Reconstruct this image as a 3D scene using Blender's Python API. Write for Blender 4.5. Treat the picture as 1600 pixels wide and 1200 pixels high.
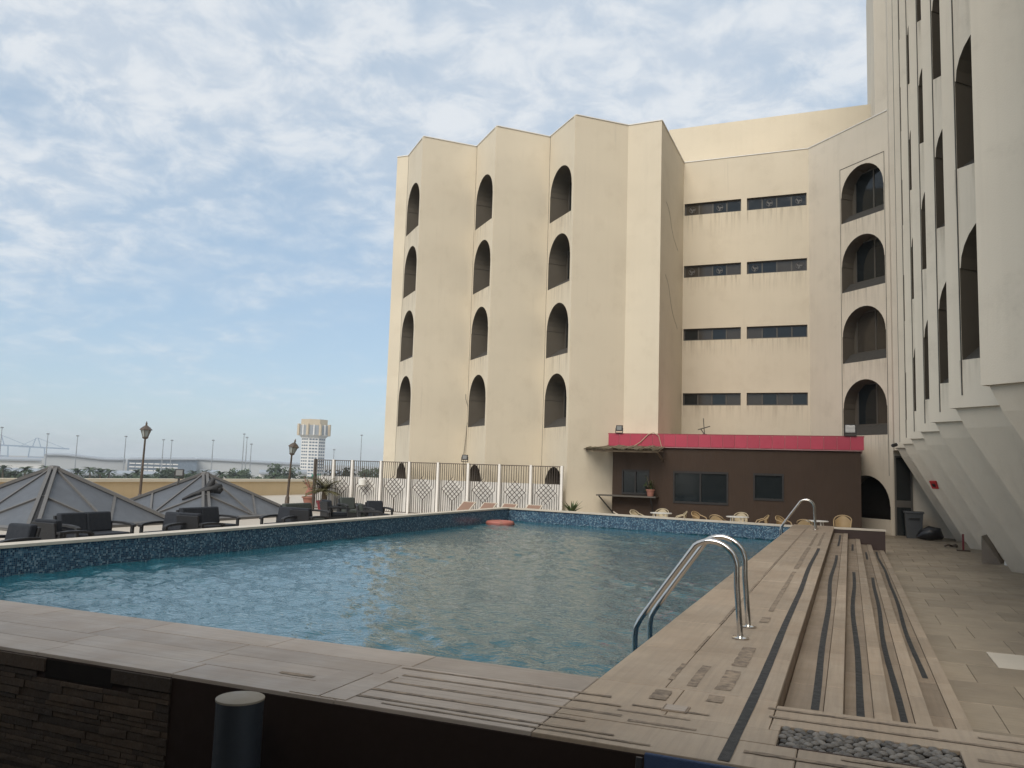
import bpy, math, random
import numpy as np
from mathutils import Vector, Matrix
random.seed(7); RNG = np.random.default_rng(7)
for o in list(bpy.data.objects): bpy.data.objects.remove(o)
SC = bpy.context.scene; COL = SC.collection
Q = 2 ** -.5

# ------------------------------------------------------------------ camera
EYE = 1.97
cam = bpy.data.cameras.new('camera'); co = bpy.data.objects.new('camera', cam); COL.objects.link(co)
cam.sensor_fit = 'HORIZONTAL'; cam.sensor_width = 36; cam.lens = 36 * 1280 / 1600
cam.clip_start = .05; cam.clip_end = 20000
yaw, pitch, roll = math.radians(22.438), math.radians(6.0), math.radians(1.8)
h = Vector((-math.sin(yaw), math.cos(yaw), 0)); r0 = Vector((math.cos(yaw), math.sin(yaw), 0)); up = Vector((0, 0, 1))
fw = h * math.cos(pitch) + up * math.sin(pitch); u0 = -h * math.sin(pitch) + up * math.cos(pitch)
rr = r0 * math.cos(roll) + u0 * math.sin(roll); uu = -r0 * math.sin(roll) + u0 * math.cos(roll)
M4 = Matrix((rr, uu, -fw)).transposed().to_4x4(); M4.translation = (0, 0, EYE)
co.matrix_world = M4
SC.camera = co

# ------------------------------------------------------------------ sky, sun, exposure
SUN_AZ, SUN_EL = math.radians(177), math.radians(40)      # azimuth from +Y towards +X
W = bpy.data.worlds.new('World'); SC.world = W; W.use_nodes = True
nt = W.node_tree; N = nt.nodes; L = nt.links
bg = N['Background']; bg.inputs['Strength'].default_value = .11
sky = N.new('ShaderNodeTexSky'); sky.sky_type = 'NISHITA'; sky.sun_disc = False
sky.sun_elevation = SUN_EL; sky.sun_rotation = SUN_AZ; sky.air_density = 1.0; sky.dust_density = .6; sky.ozone_density = 2.2
def wn(t, **k):
    n = N.new(t)
    for a, b in k.items(): setattr(n, a, b)
    return n
def wmath(op, a, b=None, c=None):
    n = wn('ShaderNodeMath', operation=op)
    for i, v in enumerate((a, b, c)):
        if v is None: continue
        if isinstance(v, (int, float)): n.inputs[i].default_value = v
        else: L.new(v, n.inputs[i])
    return n.outputs[0]
tc = wn('ShaderNodeTexCoord'); sp = wn('ShaderNodeSeparateXYZ'); L.new(tc.outputs['Generated'], sp.inputs[0])
zz = wmath('MAXIMUM', sp.outputs['Z'], 0.0); den = wmath('ADD', zz, .24)
cx = wmath('DIVIDE', sp.outputs['X'], den); cy = wmath('DIVIDE', sp.outputs['Y'], den)
cb = wn('ShaderNodeCombineXYZ'); L.new(cx, cb.inputs[0]); L.new(cy, cb.inputs[1])
def noise(scale, det, rough, dist, off):
    mp = wn('ShaderNodeMapping'); mp.inputs['Location'].default_value = off; L.new(cb.outputs[0], mp.inputs[0])
    n = wn('ShaderNodeTexNoise'); n.inputs['Scale'].default_value = scale; n.inputs['Detail'].default_value = det
    n.inputs['Roughness'].default_value = rough; n.inputs['Distortion'].default_value = dist
    L.new(mp.outputs[0], n.inputs['Vector']); return n.outputs['Fac']
def ramp(v, a, b):
    n = wn('ShaderNodeMapRange', interpolation_type='SMOOTHSTEP'); L.new(v, n.inputs[0])
    n.inputs[1].default_value = a; n.inputs[2].default_value = b; return n.outputs[0]
n1 = noise(2.3, 6, .58, .3, (3.1, .7, 0)); n2 = noise(8.5, 7, .62, .3, (1.7, 4.2, 0)); n3 = noise(.55, 3, .5, .1, (8.3, 2.2, 0))
body = wmath('ADD', wmath('MULTIPLY', n1, .55), wmath('ADD', wmath('MULTIPLY', n2, .33), wmath('MULTIPLY', n3, .35)))
el = ramp(sp.outputs['Z'], .08, .48)                       # the sheet of cloud breaks up towards the horizon
cov = wmath('ADD', body, wmath('MULTIPLY', el, .27))
fac = wmath('MULTIPLY', ramp(cov, .55, .92), .95)
veil = wmath('ADD', wmath('MULTIPLY', fac, .4), .57)
tex = ramp(n2, .38, .64)
cc = wn('ShaderNodeMix', data_type='RGBA'); L.new(tex, cc.inputs['Factor'])
cc.inputs['A'].default_value = (4.95, 5.6, 6.4, 1); cc.inputs['B'].default_value = (6.7, 7.0, 7.3, 1)
cv = wn('ShaderNodeMix', data_type='RGBA'); L.new(fac, cv.inputs['Factor']); cv.inputs['A'].default_value = (4.0, 5.3, 6.6, 1); L.new(cc.outputs['Result'], cv.inputs['B'])
mx = wn('ShaderNodeMix', data_type='RGBA'); L.new(veil, mx.inputs['Factor'])
L.new(sky.outputs[0], mx.inputs['A']); L.new(cv.outputs['Result'], mx.inputs['B'])
L.new(mx.outputs['Result'], bg.inputs['Color'])
sl = bpy.data.lights.new('sun', 'SUN'); sl.energy = 2.5; sl.angle = math.radians(40); sl.color = (1, .91, .79)
so = bpy.data.objects.new('sun', sl); COL.objects.link(so)
sd = Vector((math.sin(SUN_AZ) * math.cos(SUN_EL), math.cos(SUN_AZ) * math.cos(SUN_EL), math.sin(SUN_EL)))
so.rotation_euler = sd.to_track_quat('Z', 'Y').to_euler(); so.location = sd * 60
SC.view_settings.view_transform = 'Standard'; SC.view_settings.look = 'None'
SC.view_settings.exposure = 0.15; SC.view_settings.gamma = 1.0; SC.view_settings.use_curve_mapping = False
SC.render.engine = 'CYCLES'; cy_ = SC.cycles
cy_.max_bounces = 6; cy_.diffuse_bounces = 3; cy_.glossy_bounces = 3; cy_.transmission_bounces = 2; cy_.caustics_reflective = False; cy_.caustics_refractive = False

# ------------------------------------------------------------------ materials
MATS = {}
def mat(name, col, rough=.8, var=.12, scale=3., metal=0., bump=0., bscale=60., rnd=0., streak=0., spec=.5, col2=None, dirt=0., dirtcol=(.12, .1, .08), grain=None):
    m = bpy.data.materials.new(name); m.use_nodes = True; t = m.node_tree; n, l = t.nodes, t.links
    b = n['Principled BSDF']; b.inputs['Roughness'].default_value = rough; b.inputs['Metallic'].default_value = metal
    b.inputs['Specular IOR Level'].default_value = spec
    g = n.new('ShaderNodeNewGeometry'); pos = g.outputs['Position']
    def nz(sc, det=3, vec=pos, ro=.6):
        x = n.new('ShaderNodeTexNoise'); x.inputs['Scale'].default_value = sc; x.inputs['Detail'].default_value = det
        x.inputs['Roughness'].default_value = ro; l.new(vec, x.inputs['Vector']); return x.outputs['Fac']
    def mr(v, a, b_, c, d):
        x = n.new('ShaderNodeMapRange'); l.new(v, x.inputs[0]); x.inputs[1].default_value = a; x.inputs[2].default_value = b_
        x.inputs[3].default_value = c; x.inputs[4].default_value = d; return x.outputs[0]
    def mm(op, a, b_):
        x = n.new('ShaderNodeMath'); x.operation = op
        for i, v in enumerate((a, b_)):
            if isinstance(v, (int, float)): x.inputs[i].default_value = v
            else: l.new(v, x.inputs[i])
        return x.outputs[0]
    def mixc(f, a, b_):
        x = n.new('ShaderNodeMix'); x.data_type = 'RGBA'
        if isinstance(f, (int, float)): x.inputs['Factor'].default_value = f
        else: l.new(f, x.inputs['Factor'])
        for k, v in (('A', a), ('B', b_)):
            if isinstance(v, tuple): x.inputs[k].default_value = (*v[:3], 1)
            else: l.new(v, x.inputs[k])
        return x.outputs['Result']
    c2 = col2 or tuple(c * .78 for c in col)
    cur = mixc(mr(nz(scale), .3, .7, 0, 1), col, c2) if col2 else mixc(mr(nz(scale), .3, .7, 0, var * 3), col, c2)
    if streak:
        mp = n.new('ShaderNodeMapping'); mp.inputs['Scale'].default_value = (5, 5, .12); l.new(pos, mp.inputs[0])
        s = mr(nz(1.2, 4, mp.outputs[0]), .5, .8, 0, streak); cur = mixc(s, cur, tuple(c * .62 for c in col))
    if streak:
        mp2 = n.new('ShaderNodeMapping'); mp2.inputs['Scale'].default_value = (7, 7, .22); l.new(pos, mp2.inputs[0])
        dm = mm('MULTIPLY', mr(nz(1.6, 3, mp2.outputs[0]), .62, .74, 0, 1), mr(nz(.33, 2), .5, .64, 0, 1))
        cur = mixc(mm('MULTIPLY', dm, .28), cur, tuple(c * .55 for c in col))
        mp3 = n.new('ShaderNodeMapping'); mp3.inputs['Scale'].default_value = (.12, .12, .62); l.new(pos, mp3.inputs[0])
        cur = mixc(mr(nz(1.0, 2, mp3.outputs[0]), .42, .58, 0, .16), cur, tuple(c * .8 for c in col))
    if dirt:
        d = mm('MULTIPLY', mr(nz(1.1, 7), .52, .72, 0, 1), mr(nz(14, 4), .35, .65, .3, 1))
        cur = mixc(mm('MULTIPLY', d, dirt), cur, dirtcol)
    if grain:
        mg = n.new('ShaderNodeMapping'); mg.inputs['Scale'].default_value = grain; l.new(pos, mg.inputs[0])
        cur = mixc(mr(nz(4, 4, mg.outputs[0]), .42, .68, 0, .5), cur, tuple(c * .62 for c in col))
    if rnd:
        oi = n.new('ShaderNodeObjectInfo'); v = mr(oi.outputs['Random'], 0, 1, 1 - rnd, 1 + rnd * .6)
        x = n.new('ShaderNodeVectorMath'); x.operation = 'SCALE'; l.new(cur, x.inputs[0]); l.new(v, x.inputs['Scale']); cur = x.outputs[0]
    l.new(cur, b.inputs['Base Color'])
    l.new(mr(nz(scale * 2.3), .3, .7, max(0, rough - .1), min(1, rough + .1)), b.inputs['Roughness'])
    if bump:
        bp = n.new('ShaderNodeBump'); bp.inputs['Strength'].default_value = bump; bp.inputs['Distance'].default_value = .01
        l.new(nz(bscale, 4), bp.inputs['Height']); l.new(bp.outputs[0], b.inputs['Normal'])
    MATS[name] = m; m['h'] = 1
    return m
mat('stucco', (.70, .625, .495), .9, .13, .22, bump=.25, bscale=45, streak=.09, dirt=.22, dirtcol=(.36, .29, .2))
mat('stucco_pale', (.73, .655, .54), .9, .1, .3, bump=.25, bscale=45, streak=.15, dirt=.32, dirtcol=(.4, .35, .28))
mat('stucco_shaded', (.105, .09, .07), .9, .1, .8, bump=.2)  # stucco darkened to paint the shade inside arch and window recesses
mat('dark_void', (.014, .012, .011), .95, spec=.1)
mat('frame_dark', (.014, .012, .011), .6, .1, 6)
mat('frame_grey', (.09, .08, .066), .5, .1, 6)
mat('sill_dark', (.06, .055, .048), .8, .15, 4)
mat('deck_tile', (.365, .295, .222), .5, .22, 1.3, bump=.12, bscale=30, rnd=.14, grain=(9, .35, 1), col2=(.29, .22, .155), dirt=.45, dirtcol=(.2, .165, .13))
mat('tread_tile', (.27, .21, .152), .55, .22, 1.3, bump=.12, bscale=30, rnd=.14, grain=(9, .35, 1), col2=(.215, .163, .115), dirt=.4, dirtcol=(.15, .12, .09))
mat('near_tile', (.375, .32, .268), .58, .22, 1.6, bump=.12, bscale=30, rnd=.12, grain=(.35, 9, 1), col2=(.29, .235, .19), dirt=.5, dirtcol=(.2, .17, .14))
mat('paver', (.335, .275, .2), .55, .2, 1.2, bump=.25, bscale=25, rnd=.16, grain=(.8, 7, 1), col2=(.26, .21, .155), dirt=.6, dirtcol=(.15, .13, .1))
mat('grout', (.16, .135, .11), .9)
mat('terrace_floor', (.50, .45, .38), .7, .15, .8)
mat('black_tape', (.014, .016, .018), .6, .2, 8, bump=.3, bscale=200)
mat('tape_residue', (.10, .077, .058), .8, .3, 17, col2=(.31, .24, .172), rnd=.1)
mat('coping', (.60, .54, .45), .6, .15, 2)
mat('riser', (.17, .115, .075), .5, .2, 3)  # wood brown deepened to hold the shade on the away-facing riser
mat('brown_wall', (.045, .026, .022), .5, .2, 3)
mat('steel', (.62, .6, .57), .16, .06, 8, metal=1)
mat('bar_red', (.43, .045, .08), .38, .1, 3, rnd=.1)
mat('joint_pink', (.55, .3, .3), .6)
mat('bar_edge', (.28, .028, .045), .4, .1, 3)
mat('glass_dark', (.012, .016, .018), .06, .1, 2)
mat('reed', (.33, .29, .2), .95, .4, 20)
mat('rattan_dark', (.022, .023, .026), .55, .2, 30, bump=.6, bscale=160)
mat('cushion_dark', (.018, .022, .03), .85, .15, 6)
mat('cushion_green', (.055, .066, .06), .85, .15, 6)
mat('bamboo', (.42, .30, .16), .45, .2, 8)
mat('bamboo_pale', (.52, .44, .30), .45, .2, 8)
mat('white_plastic', (.75, .74, .70), .45, .06, 4)
mat('white_paint', (.82, .80, .76), .7, .08, 2)
mat('fence_bar', (.07, .052, .04), .5, .15, 9)
mat('fence_post', (.82, .79, .74), .5, .1, 4)
mat('sky_pane', (.095, .105, .12), .5, .12, 1.1, dirt=.3, dirtcol=(.2, .2, .2))
mat('sky_rib', (.13, .125, .12), .5, .15, 5)
mat('lamp_iron', (.06, .05, .042), .5, .3, 9, col2=(.11, .075, .05))
mat('lamp_glass', (.34, .37, .36), .2, .1, 6)
mat('flood_glass', (.2, .2, .19), .15, .05, 6)
mat('terracotta', (.34, .15, .11), .8, .2, 6)
mat('red_pot', (.24, .035, .045), .6, .2, 6)
mat('leaf', (.07, .11, .03), .6, .4, 9, rnd=.25)
mat('leaf_dry', (.13, .12, .05), .7, .4, 9, rnd=.2)
mat('leaf_far', (.055, .085, .04), .8, .4, .3, rnd=.25)
mat('bark', (.16, .12, .08), .9, .3, 8)
mat('float_red', (.40, .14, .11), .5, .15, 8)
mat('lounger_mesh', (.27, .17, .125), .7, .15, 12)
mat('bin_grey', (.07, .075, .08), .5, .15, 6)
mat('bag_black', (.012, .012, .015), .35, .2, 10, bump=.5, bscale=30)
mat('alarm_red', (.5, .02, .025), .4, .1, 8)
mat('pebble', (.15, .137, .122), .5, .3, 20, rnd=.65)
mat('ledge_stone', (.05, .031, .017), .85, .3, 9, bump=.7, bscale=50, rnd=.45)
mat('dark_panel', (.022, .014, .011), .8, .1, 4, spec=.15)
mat('pipe_grey', (.022, .027, .034), .5, .15, 6)
mat('pipe_cap', (.25, .215, .165), .7, .15, 6)
mat('blue_sling', (.03, .055, .12), .7, .15, 60, bump=.5, bscale=300)
mat('city_ground', (.3, .27, .22), .95, .3, .02)
mat('warehouse', (.42, .44, .45), .6, .06, .05)
mat('warehouse_roof', (.30, .33, .36), .6, .06, .05)
mat('city_white', (.74, .73, .7), .7, .06, .1)
mat('city_gold', (.55, .46, .33), .5, .1, .3)
mat('city_glass', (.14, .18, .23), .25, .1, .3)
mat('crane_blue', (.25, .34, .45), .6, .1, .1)
mat('mast', (.25, .27, .29), .5, .1, 1)
mat('sign_green', (.03, .3, .17), .5, .1, 1)
mat('parapet', (.62, .47, .28), .9, .1, .6, streak=.2)
mat('pool_wall', (.05, .14, .19), .4)

def mosaic_mat():
    m = bpy.data.materials.new('mosaic'); m.use_nodes = True; t = m.node_tree; n, l = t.nodes, t.links; b = n['Principled BSDF']
    tc_ = n.new('ShaderNodeTexCoord'); sc = n.new('ShaderNodeVectorMath'); sc.operation = 'SCALE'; sc.inputs['Scale'].default_value = 1 / .03
    l.new(tc_.outputs['UV'], sc.inputs[0])
    fl = n.new('ShaderNodeVectorMath'); fl.operation = 'FLOOR'; l.new(sc.outputs[0], fl.inputs[0])
    w = n.new('ShaderNodeTexWhiteNoise'); w.noise_dimensions = '2D'; l.new(fl.outputs[0], w.inputs['Vector'])
    r = n.new('ShaderNodeValToRGB'); r.color_ramp.interpolation = 'CONSTANT'; e = r.color_ramp.elements
    e[0].position = 0; e[0].color = (.014, .04, .085, 1); e[1].position = .3; e[1].color = (.025, .07, .13, 1)
    for p, c in ((.55, (.05, .125, .2)), (.75, (.10, .19, .26)), (.88, (.19, .28, .34))):
        x = e.new(p); x.color = (*c, 1)
    l.new(w.outputs['Value'], r.inputs[0])
    fr = n.new('ShaderNodeVectorMath'); fr.operation = 'FRACTION'; l.new(sc.outputs[0], fr.inputs[0])
    s = n.new('ShaderNodeSeparateXYZ'); l.new(fr.outputs[0], s.inputs[0])
    def gt(o):
        q = n.new('ShaderNodeMath'); q.operation = 'LESS_THAN'; q.inputs[1].default_value = .1; l.new(o, q.inputs[0]); return q.outputs[0]
    mxx = n.new('ShaderNodeMath'); mxx.operation = 'MAXIMUM'; l.new(gt(s.outputs[0]), mxx.inputs[0]); l.new(gt(s.outputs[1]), mxx.inputs[1])
    mi = n.new('ShaderNodeMix'); mi.data_type = 'RGBA'; l.new(mxx.outputs[0], mi.inputs['Factor']); l.new(r.outputs[0], mi.inputs['A']); mi.inputs['B'].default_value = (.16, .2, .22, 1)
    l.new(mi.outputs['Result'], b.inputs['Base Color']); b.inputs['Roughness'].default_value = .22
    MATS['mosaic'] = m
mosaic_mat()
def water_mat():
    m = bpy.data.materials.new('water'); m.use_nodes = True; t = m.node_tree; n, l = t.nodes, t.links; b = n['Principled BSDF']
    b.inputs['Base Color'].default_value = (.014, .094, .128, 1); b.inputs['Roughness'].default_value = .03; b.inputs['IOR'].default_value = 1.34; b.inputs['Coat Weight'].default_value = .25; b.inputs['Coat IOR'].default_value = 1.34; b.inputs['Coat Roughness'].default_value = .03
    g = n.new('ShaderNodeNewGeometry'); mp = n.new('ShaderNodeMapping'); mp.inputs['Scale'].default_value = (1, 1.5, 1); l.new(g.outputs['Position'], mp.inputs[0])
    x = n.new('ShaderNodeTexNoise'); x.inputs['Scale'].default_value = 11; x.inputs['Detail'].default_value = 3; l.new(mp.outputs[0], x.inputs['Vector'])
    bp = n.new('ShaderNodeBump'); bp.inputs['Strength'].default_value = .75; bp.inputs['Distance'].default_value = .024; l.new(x.outputs['Fac'], bp.inputs['Height']); l.new(bp.outputs[0], b.inputs['Normal']); l.new(bp.outputs[0], b.inputs['Coat Normal'])
    MATS['water'] = m
water_mat()
def cladding_mat():        # dark cladding with fine vertical ribs on the bar
    m = bpy.data.materials.new('bar_cladding'); m.use_nodes = True; t = m.node_tree; n, l = t.nodes, t.links; b = n['Principled BSDF']
    g = n.new('ShaderNodeNewGeometry'); w = n.new('ShaderNodeTexWave'); w.inputs['Scale'].default_value = 2.6; w.bands_direction = 'X'; l.new(g.outputs['Position'], w.inputs['Vector'])
    x = n.new('ShaderNodeTexNoise'); x.inputs['Scale'].default_value = 2.2; x.inputs['Detail'].default_value = 6; l.new(g.outputs['Position'], x.inputs['Vector'])
    mi = n.new('ShaderNodeMix'); mi.data_type = 'RGBA'; l.new(x.outputs['Fac'], mi.inputs['Factor']); mi.inputs['A'].default_value = (.06, .038, .026, 1); mi.inputs['B'].default_value = (.046, .03, .021, 1)
    l.new(mi.outputs['Result'], b.inputs['Base Color']); b.inputs['Roughness'].default_value = .75; b.inputs['Specular IOR Level'].default_value = .25
    bp = n.new('ShaderNodeBump'); bp.inputs['Strength'].default_value = .12; bp.inputs['Distance'].default_value = .012; l.new(w.outputs['Fac'], bp.inputs['Height']); l.new(bp.outputs[0], b.inputs['Normal'])
    MATS['bar_cladding'] = m
cladding_mat()

def stain_mat():           # rain streaks below sills: thin patches that are mostly transparent
    m = bpy.data.materials.new('rain_stain'); m.use_nodes = True; t = m.node_tree; n, l = t.nodes, t.links; b = n['Principled BSDF']
    b.inputs['Base Color'].default_value = (.30, .25, .18, 1); b.inputs['Roughness'].default_value = .9
    g = n.new('ShaderNodeNewGeometry'); mp = n.new('ShaderNodeMapping'); mp.inputs['Scale'].default_value = (6, 6, .3); l.new(g.outputs['Position'], mp.inputs[0])
    x = n.new('ShaderNodeTexNoise'); x.inputs['Scale'].default_value = 1.8; x.inputs['Detail'].default_value = 4; l.new(mp.outputs[0], x.inputs['Vector'])
    a = n.new('ShaderNodeMapRange'); l.new(x.outputs['Fac'], a.inputs[0]); a.inputs[1].default_value = .46; a.inputs[2].default_value = .72
    tc_ = n.new('ShaderNodeTexCoord'); sp_ = n.new('ShaderNodeSeparateXYZ'); l.new(tc_.outputs['UV'], sp_.inputs[0])
    pw = n.new('ShaderNodeMath'); pw.operation = 'POWER'; l.new(sp_.outputs['Y'], pw.inputs[0]); pw.inputs[1].default_value = 1.4
    q = n.new('ShaderNodeMath'); q.operation = 'MULTIPLY'; l.new(pw.outputs[0], q.inputs[0]); l.new(a.outputs[0], q.inputs[1])
    q2 = n.new('ShaderNodeMath'); q2.operation = 'MULTIPLY'; l.new(q.outputs[0], q2.inputs[0]); q2.inputs[1].default_value = .3
    l.new(q2.outputs[0], b.inputs['Alpha']); MATS['rain_stain'] = m
stain_mat()
mat('glass_curtain', (.06, .052, .042), .12, .2, 5)
# ------------------------------------------------------------------ helpers
WLOC = {}                                  # object -> world position of its origin
def V(*a): return Vector(a)
class MB:
    def __init__(s): s.v = []; s.f = []; s.uv = {}
    def add(s, vs, fs):
        k = len(s.v); s.v += [tuple(p) for p in vs]; s.f += [tuple(i + k for i in f) for f in fs]; return s
    def quad(s, a, b, c, d): return s.add((a, b, c, d), ((0, 1, 2, 3),))
    def poly(s, pts): return s.add(pts, (tuple(range(len(pts))),))
    def box(s, x0, x1, y0, y1, z0, z1):
        return s.add([(x, y, z) for z in (z0, z1) for y in (y0, y1) for x in (x0, x1)],
                     [(0, 2, 3, 1), (4, 5, 7, 6), (0, 1, 5, 4), (2, 6, 7, 3), (0, 4, 6, 2), (1, 3, 7, 5)])
    def obox(s, o, a, b, c):               # box from origin along three edge vectors
        o, a, b, c = map(Vector, (o, a, b, c))
        p = [o + a * i + b * j + c * k for k in (0, 1) for j in (0, 1) for i in (0, 1)]
        return s.add(p, [(0, 2, 3, 1), (4, 5, 7, 6), (0, 1, 5, 4), (2, 6, 7, 3), (0, 4, 6, 2), (1, 3, 7, 5)])
    def beam(s, a, b, w, hgt=None, upv=(0, 0, 1)):
        a, b = Vector(a), Vector(b); d = (b - a); u = Vector(upv); x = d.cross(u)
        if x.length < 1e-5: x = d.cross(Vector((1, 0, 0)))
        x.normalize(); y = x.cross(d).normalized(); hgt = hgt or w
        return s.obox(a - x * w / 2 - y * hgt / 2, d, x * w, y * hgt)
    def tube(s, pts, r, n=8, cap=True):
        pts = [Vector(p) for p in pts]; rad = r if isinstance(r, (list, tuple)) else [r] * len(pts); k = len(s.v)
        t = (pts[1] - pts[0]).normalized(); x = t.orthogonal().normalized()
        for i, p in enumerate(pts):
            if 0 < i < len(pts) - 1: t = ((pts[i + 1] - p).normalized() + (p - pts[i - 1]).normalized()).normalized()
            elif i: t = (p - pts[i - 1]).normalized()
            x = (x - t * x.dot(t)).normalized(); y = t.cross(x)
            for j in range(n):
                a = 2 * math.pi * j / n; s.v.append(tuple(p + (x * math.cos(a) + y * math.sin(a)) * rad[i]))
        for i in range(len(pts) - 1):
            for j in range(n):
                a, b = k + i * n + j, k + i * n + (j + 1) % n; s.f.append((a, b, b + n, a + n))
        if cap: s.f.append(tuple(k + j for j in reversed(range(n)))); s.f.append(tuple(k + (len(pts) - 1) * n + j for j in range(n)))
        return s
    def lathe(s, c, prof, n=16):           # prof: (radius, z)
        c = Vector(c); k = len(s.v)
        for r, z in prof:
            for j in range(n):
                a = 2 * math.pi * j / n; s.v.append((c.x + r * math.cos(a), c.y + r * math.sin(a), c.z + z))
        for i in range(len(prof) - 1):
            for j in range(n):
                a, b = k + i * n + j, k + i * n + (j + 1) % n; s.f.append((a, b, b + n, a + n))
        s.f.append(tuple(k + j for j in reversed(range(n)))); s.f.append(tuple(k + (len(prof) - 1) * n + j for j in range(n)))
        return s
    def build(s, name, m, parent=None, smooth=False, bevel=0., kind=None, label=None, keep=False):
        vs = [Vector(p) for p in s.v]
        if keep: o0 = Vector((0, 0, 0))
        else:
            xs, ys, zs = zip(*s.v); o0 = Vector(((min(xs) + max(xs)) / 2, (min(ys) + max(ys)) / 2, min(zs)))
        me = bpy.data.meshes.new(name); me.from_pydata([tuple(p - o0) for p in vs], [], s.f); me.update()
        if smooth:
            me.polygons.foreach_set('use_smooth', [True] * len(me.polygons)); 
            try: me.set_sharp_from_angle(angle=math.radians(40))
            except Exception: pass
        me.materials.append(MATS[m]); ob = bpy.data.objects.new(name, me); COL.objects.link(ob)
        pw = WLOC.get(parent, Vector((0, 0, 0))) if parent else Vector((0, 0, 0))
        ob.parent = parent; ob.location = o0 - pw; WLOC[ob] = o0
        if bevel:
            bm_ = ob.modifiers.new('bevel', 'BEVEL'); bm_.width = bevel; bm_.segments = 2; bm_.limit_method = 'ANGLE'
        if kind: ob['kind'] = kind
        if label: ob['label'] = label
        return ob
def empty(name, loc, label=None, cat=None, group=None, kind=None, rz=0):
    o = bpy.data.objects.new(name, None); COL.objects.link(o); o.location = loc; o.rotation_euler = (0, 0, rz); WLOC[o] = Vector(loc)
    o.empty_display_size = .2
    return tag(o, label, cat, group, kind)
def tag(o, label=None, cat=None, group=None, kind=None):
    for k, v in (('label', label), ('category', cat), ('group', group), ('kind', kind)):
        if v: o[k] = v
    return o
def copy_tree(o, parent=None):
    c = o.copy(); COL.objects.link(c); c.parent = parent
    for ch in list(o.children): copy_tree(ch, c)
    return c
def inst(src, name, loc, parent, rot=None, scale=None):      # a copy of one piece sharing its mesh
    c = bpy.data.objects.new(name, src if isinstance(src, bpy.types.Mesh) else src.data); COL.objects.link(c); c.parent = parent
    c.location = Vector(loc) - WLOC.get(parent, Vector((0, 0, 0)))
    if rot: c.rotation_euler = rot
    if scale: c.scale = scale
    return c
def unit_tile(name, m, hgt=.02, bev=.006):
    b = bpy.data.meshes.new(name); w = .5; e = bev
    vs = [(-w, -w, 0), (w, -w, 0), (w, w, 0), (-w, w, 0)]
    b2 = MB().add(vs + [(x, y, hgt - .004) for x, y, _ in vs] + [(x * (1 - 2 * e), y * (1 - 2 * e), hgt) for x, y, _ in vs],
                  [(0, 1, 5, 4), (1, 2, 6, 5), (2, 3, 7, 6), (3, 0, 4, 7), (4, 5, 9, 8), (5, 6, 10, 9), (6, 7, 11, 10), (7, 4, 8, 11), (8, 9, 10, 11)])
    b.from_pydata(b2.v, [], b2.f); b.materials.append(MATS[m]); return b

# ================================================================== SETTING
DECK, WATER = .67, .22
FLx, FLy, FRx, FRy = -10.95, 26.6, -1.46, 24.5                 # far pool corners
LX, RX, NY = -11.3, -1.46, 5.2
# city ground far below the terrace
MB().add([(-9000, -3000, -10), (6000, -3000, -10), (6000, 12000, -10), (-9000, 12000, -10)], [(0, 1, 2, 3)]).build('ground', 'city_ground', kind='structure')
# terrace the pool stands on
t = MB(); t.box(-33, .9, 4.02, 60, -9.9, -.012); t.box(.9, 9, -12, 60, -9.9, -.012); t.box(-33, .9, -12, 4.02, -9.9, -.4)
terrace = t.build('terrace', 'grout', kind='structure')
MB().box(-33, LX - .42, 4.05, 60, -.011, 0).build('terrace_floor', 'terrace_floor', kind='structure')
MB().box(LX - .42, .88, 27.3, 36, -.0105, .0005).build('courtyard_floor', 'terrace_floor', kind='structure')

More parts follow.
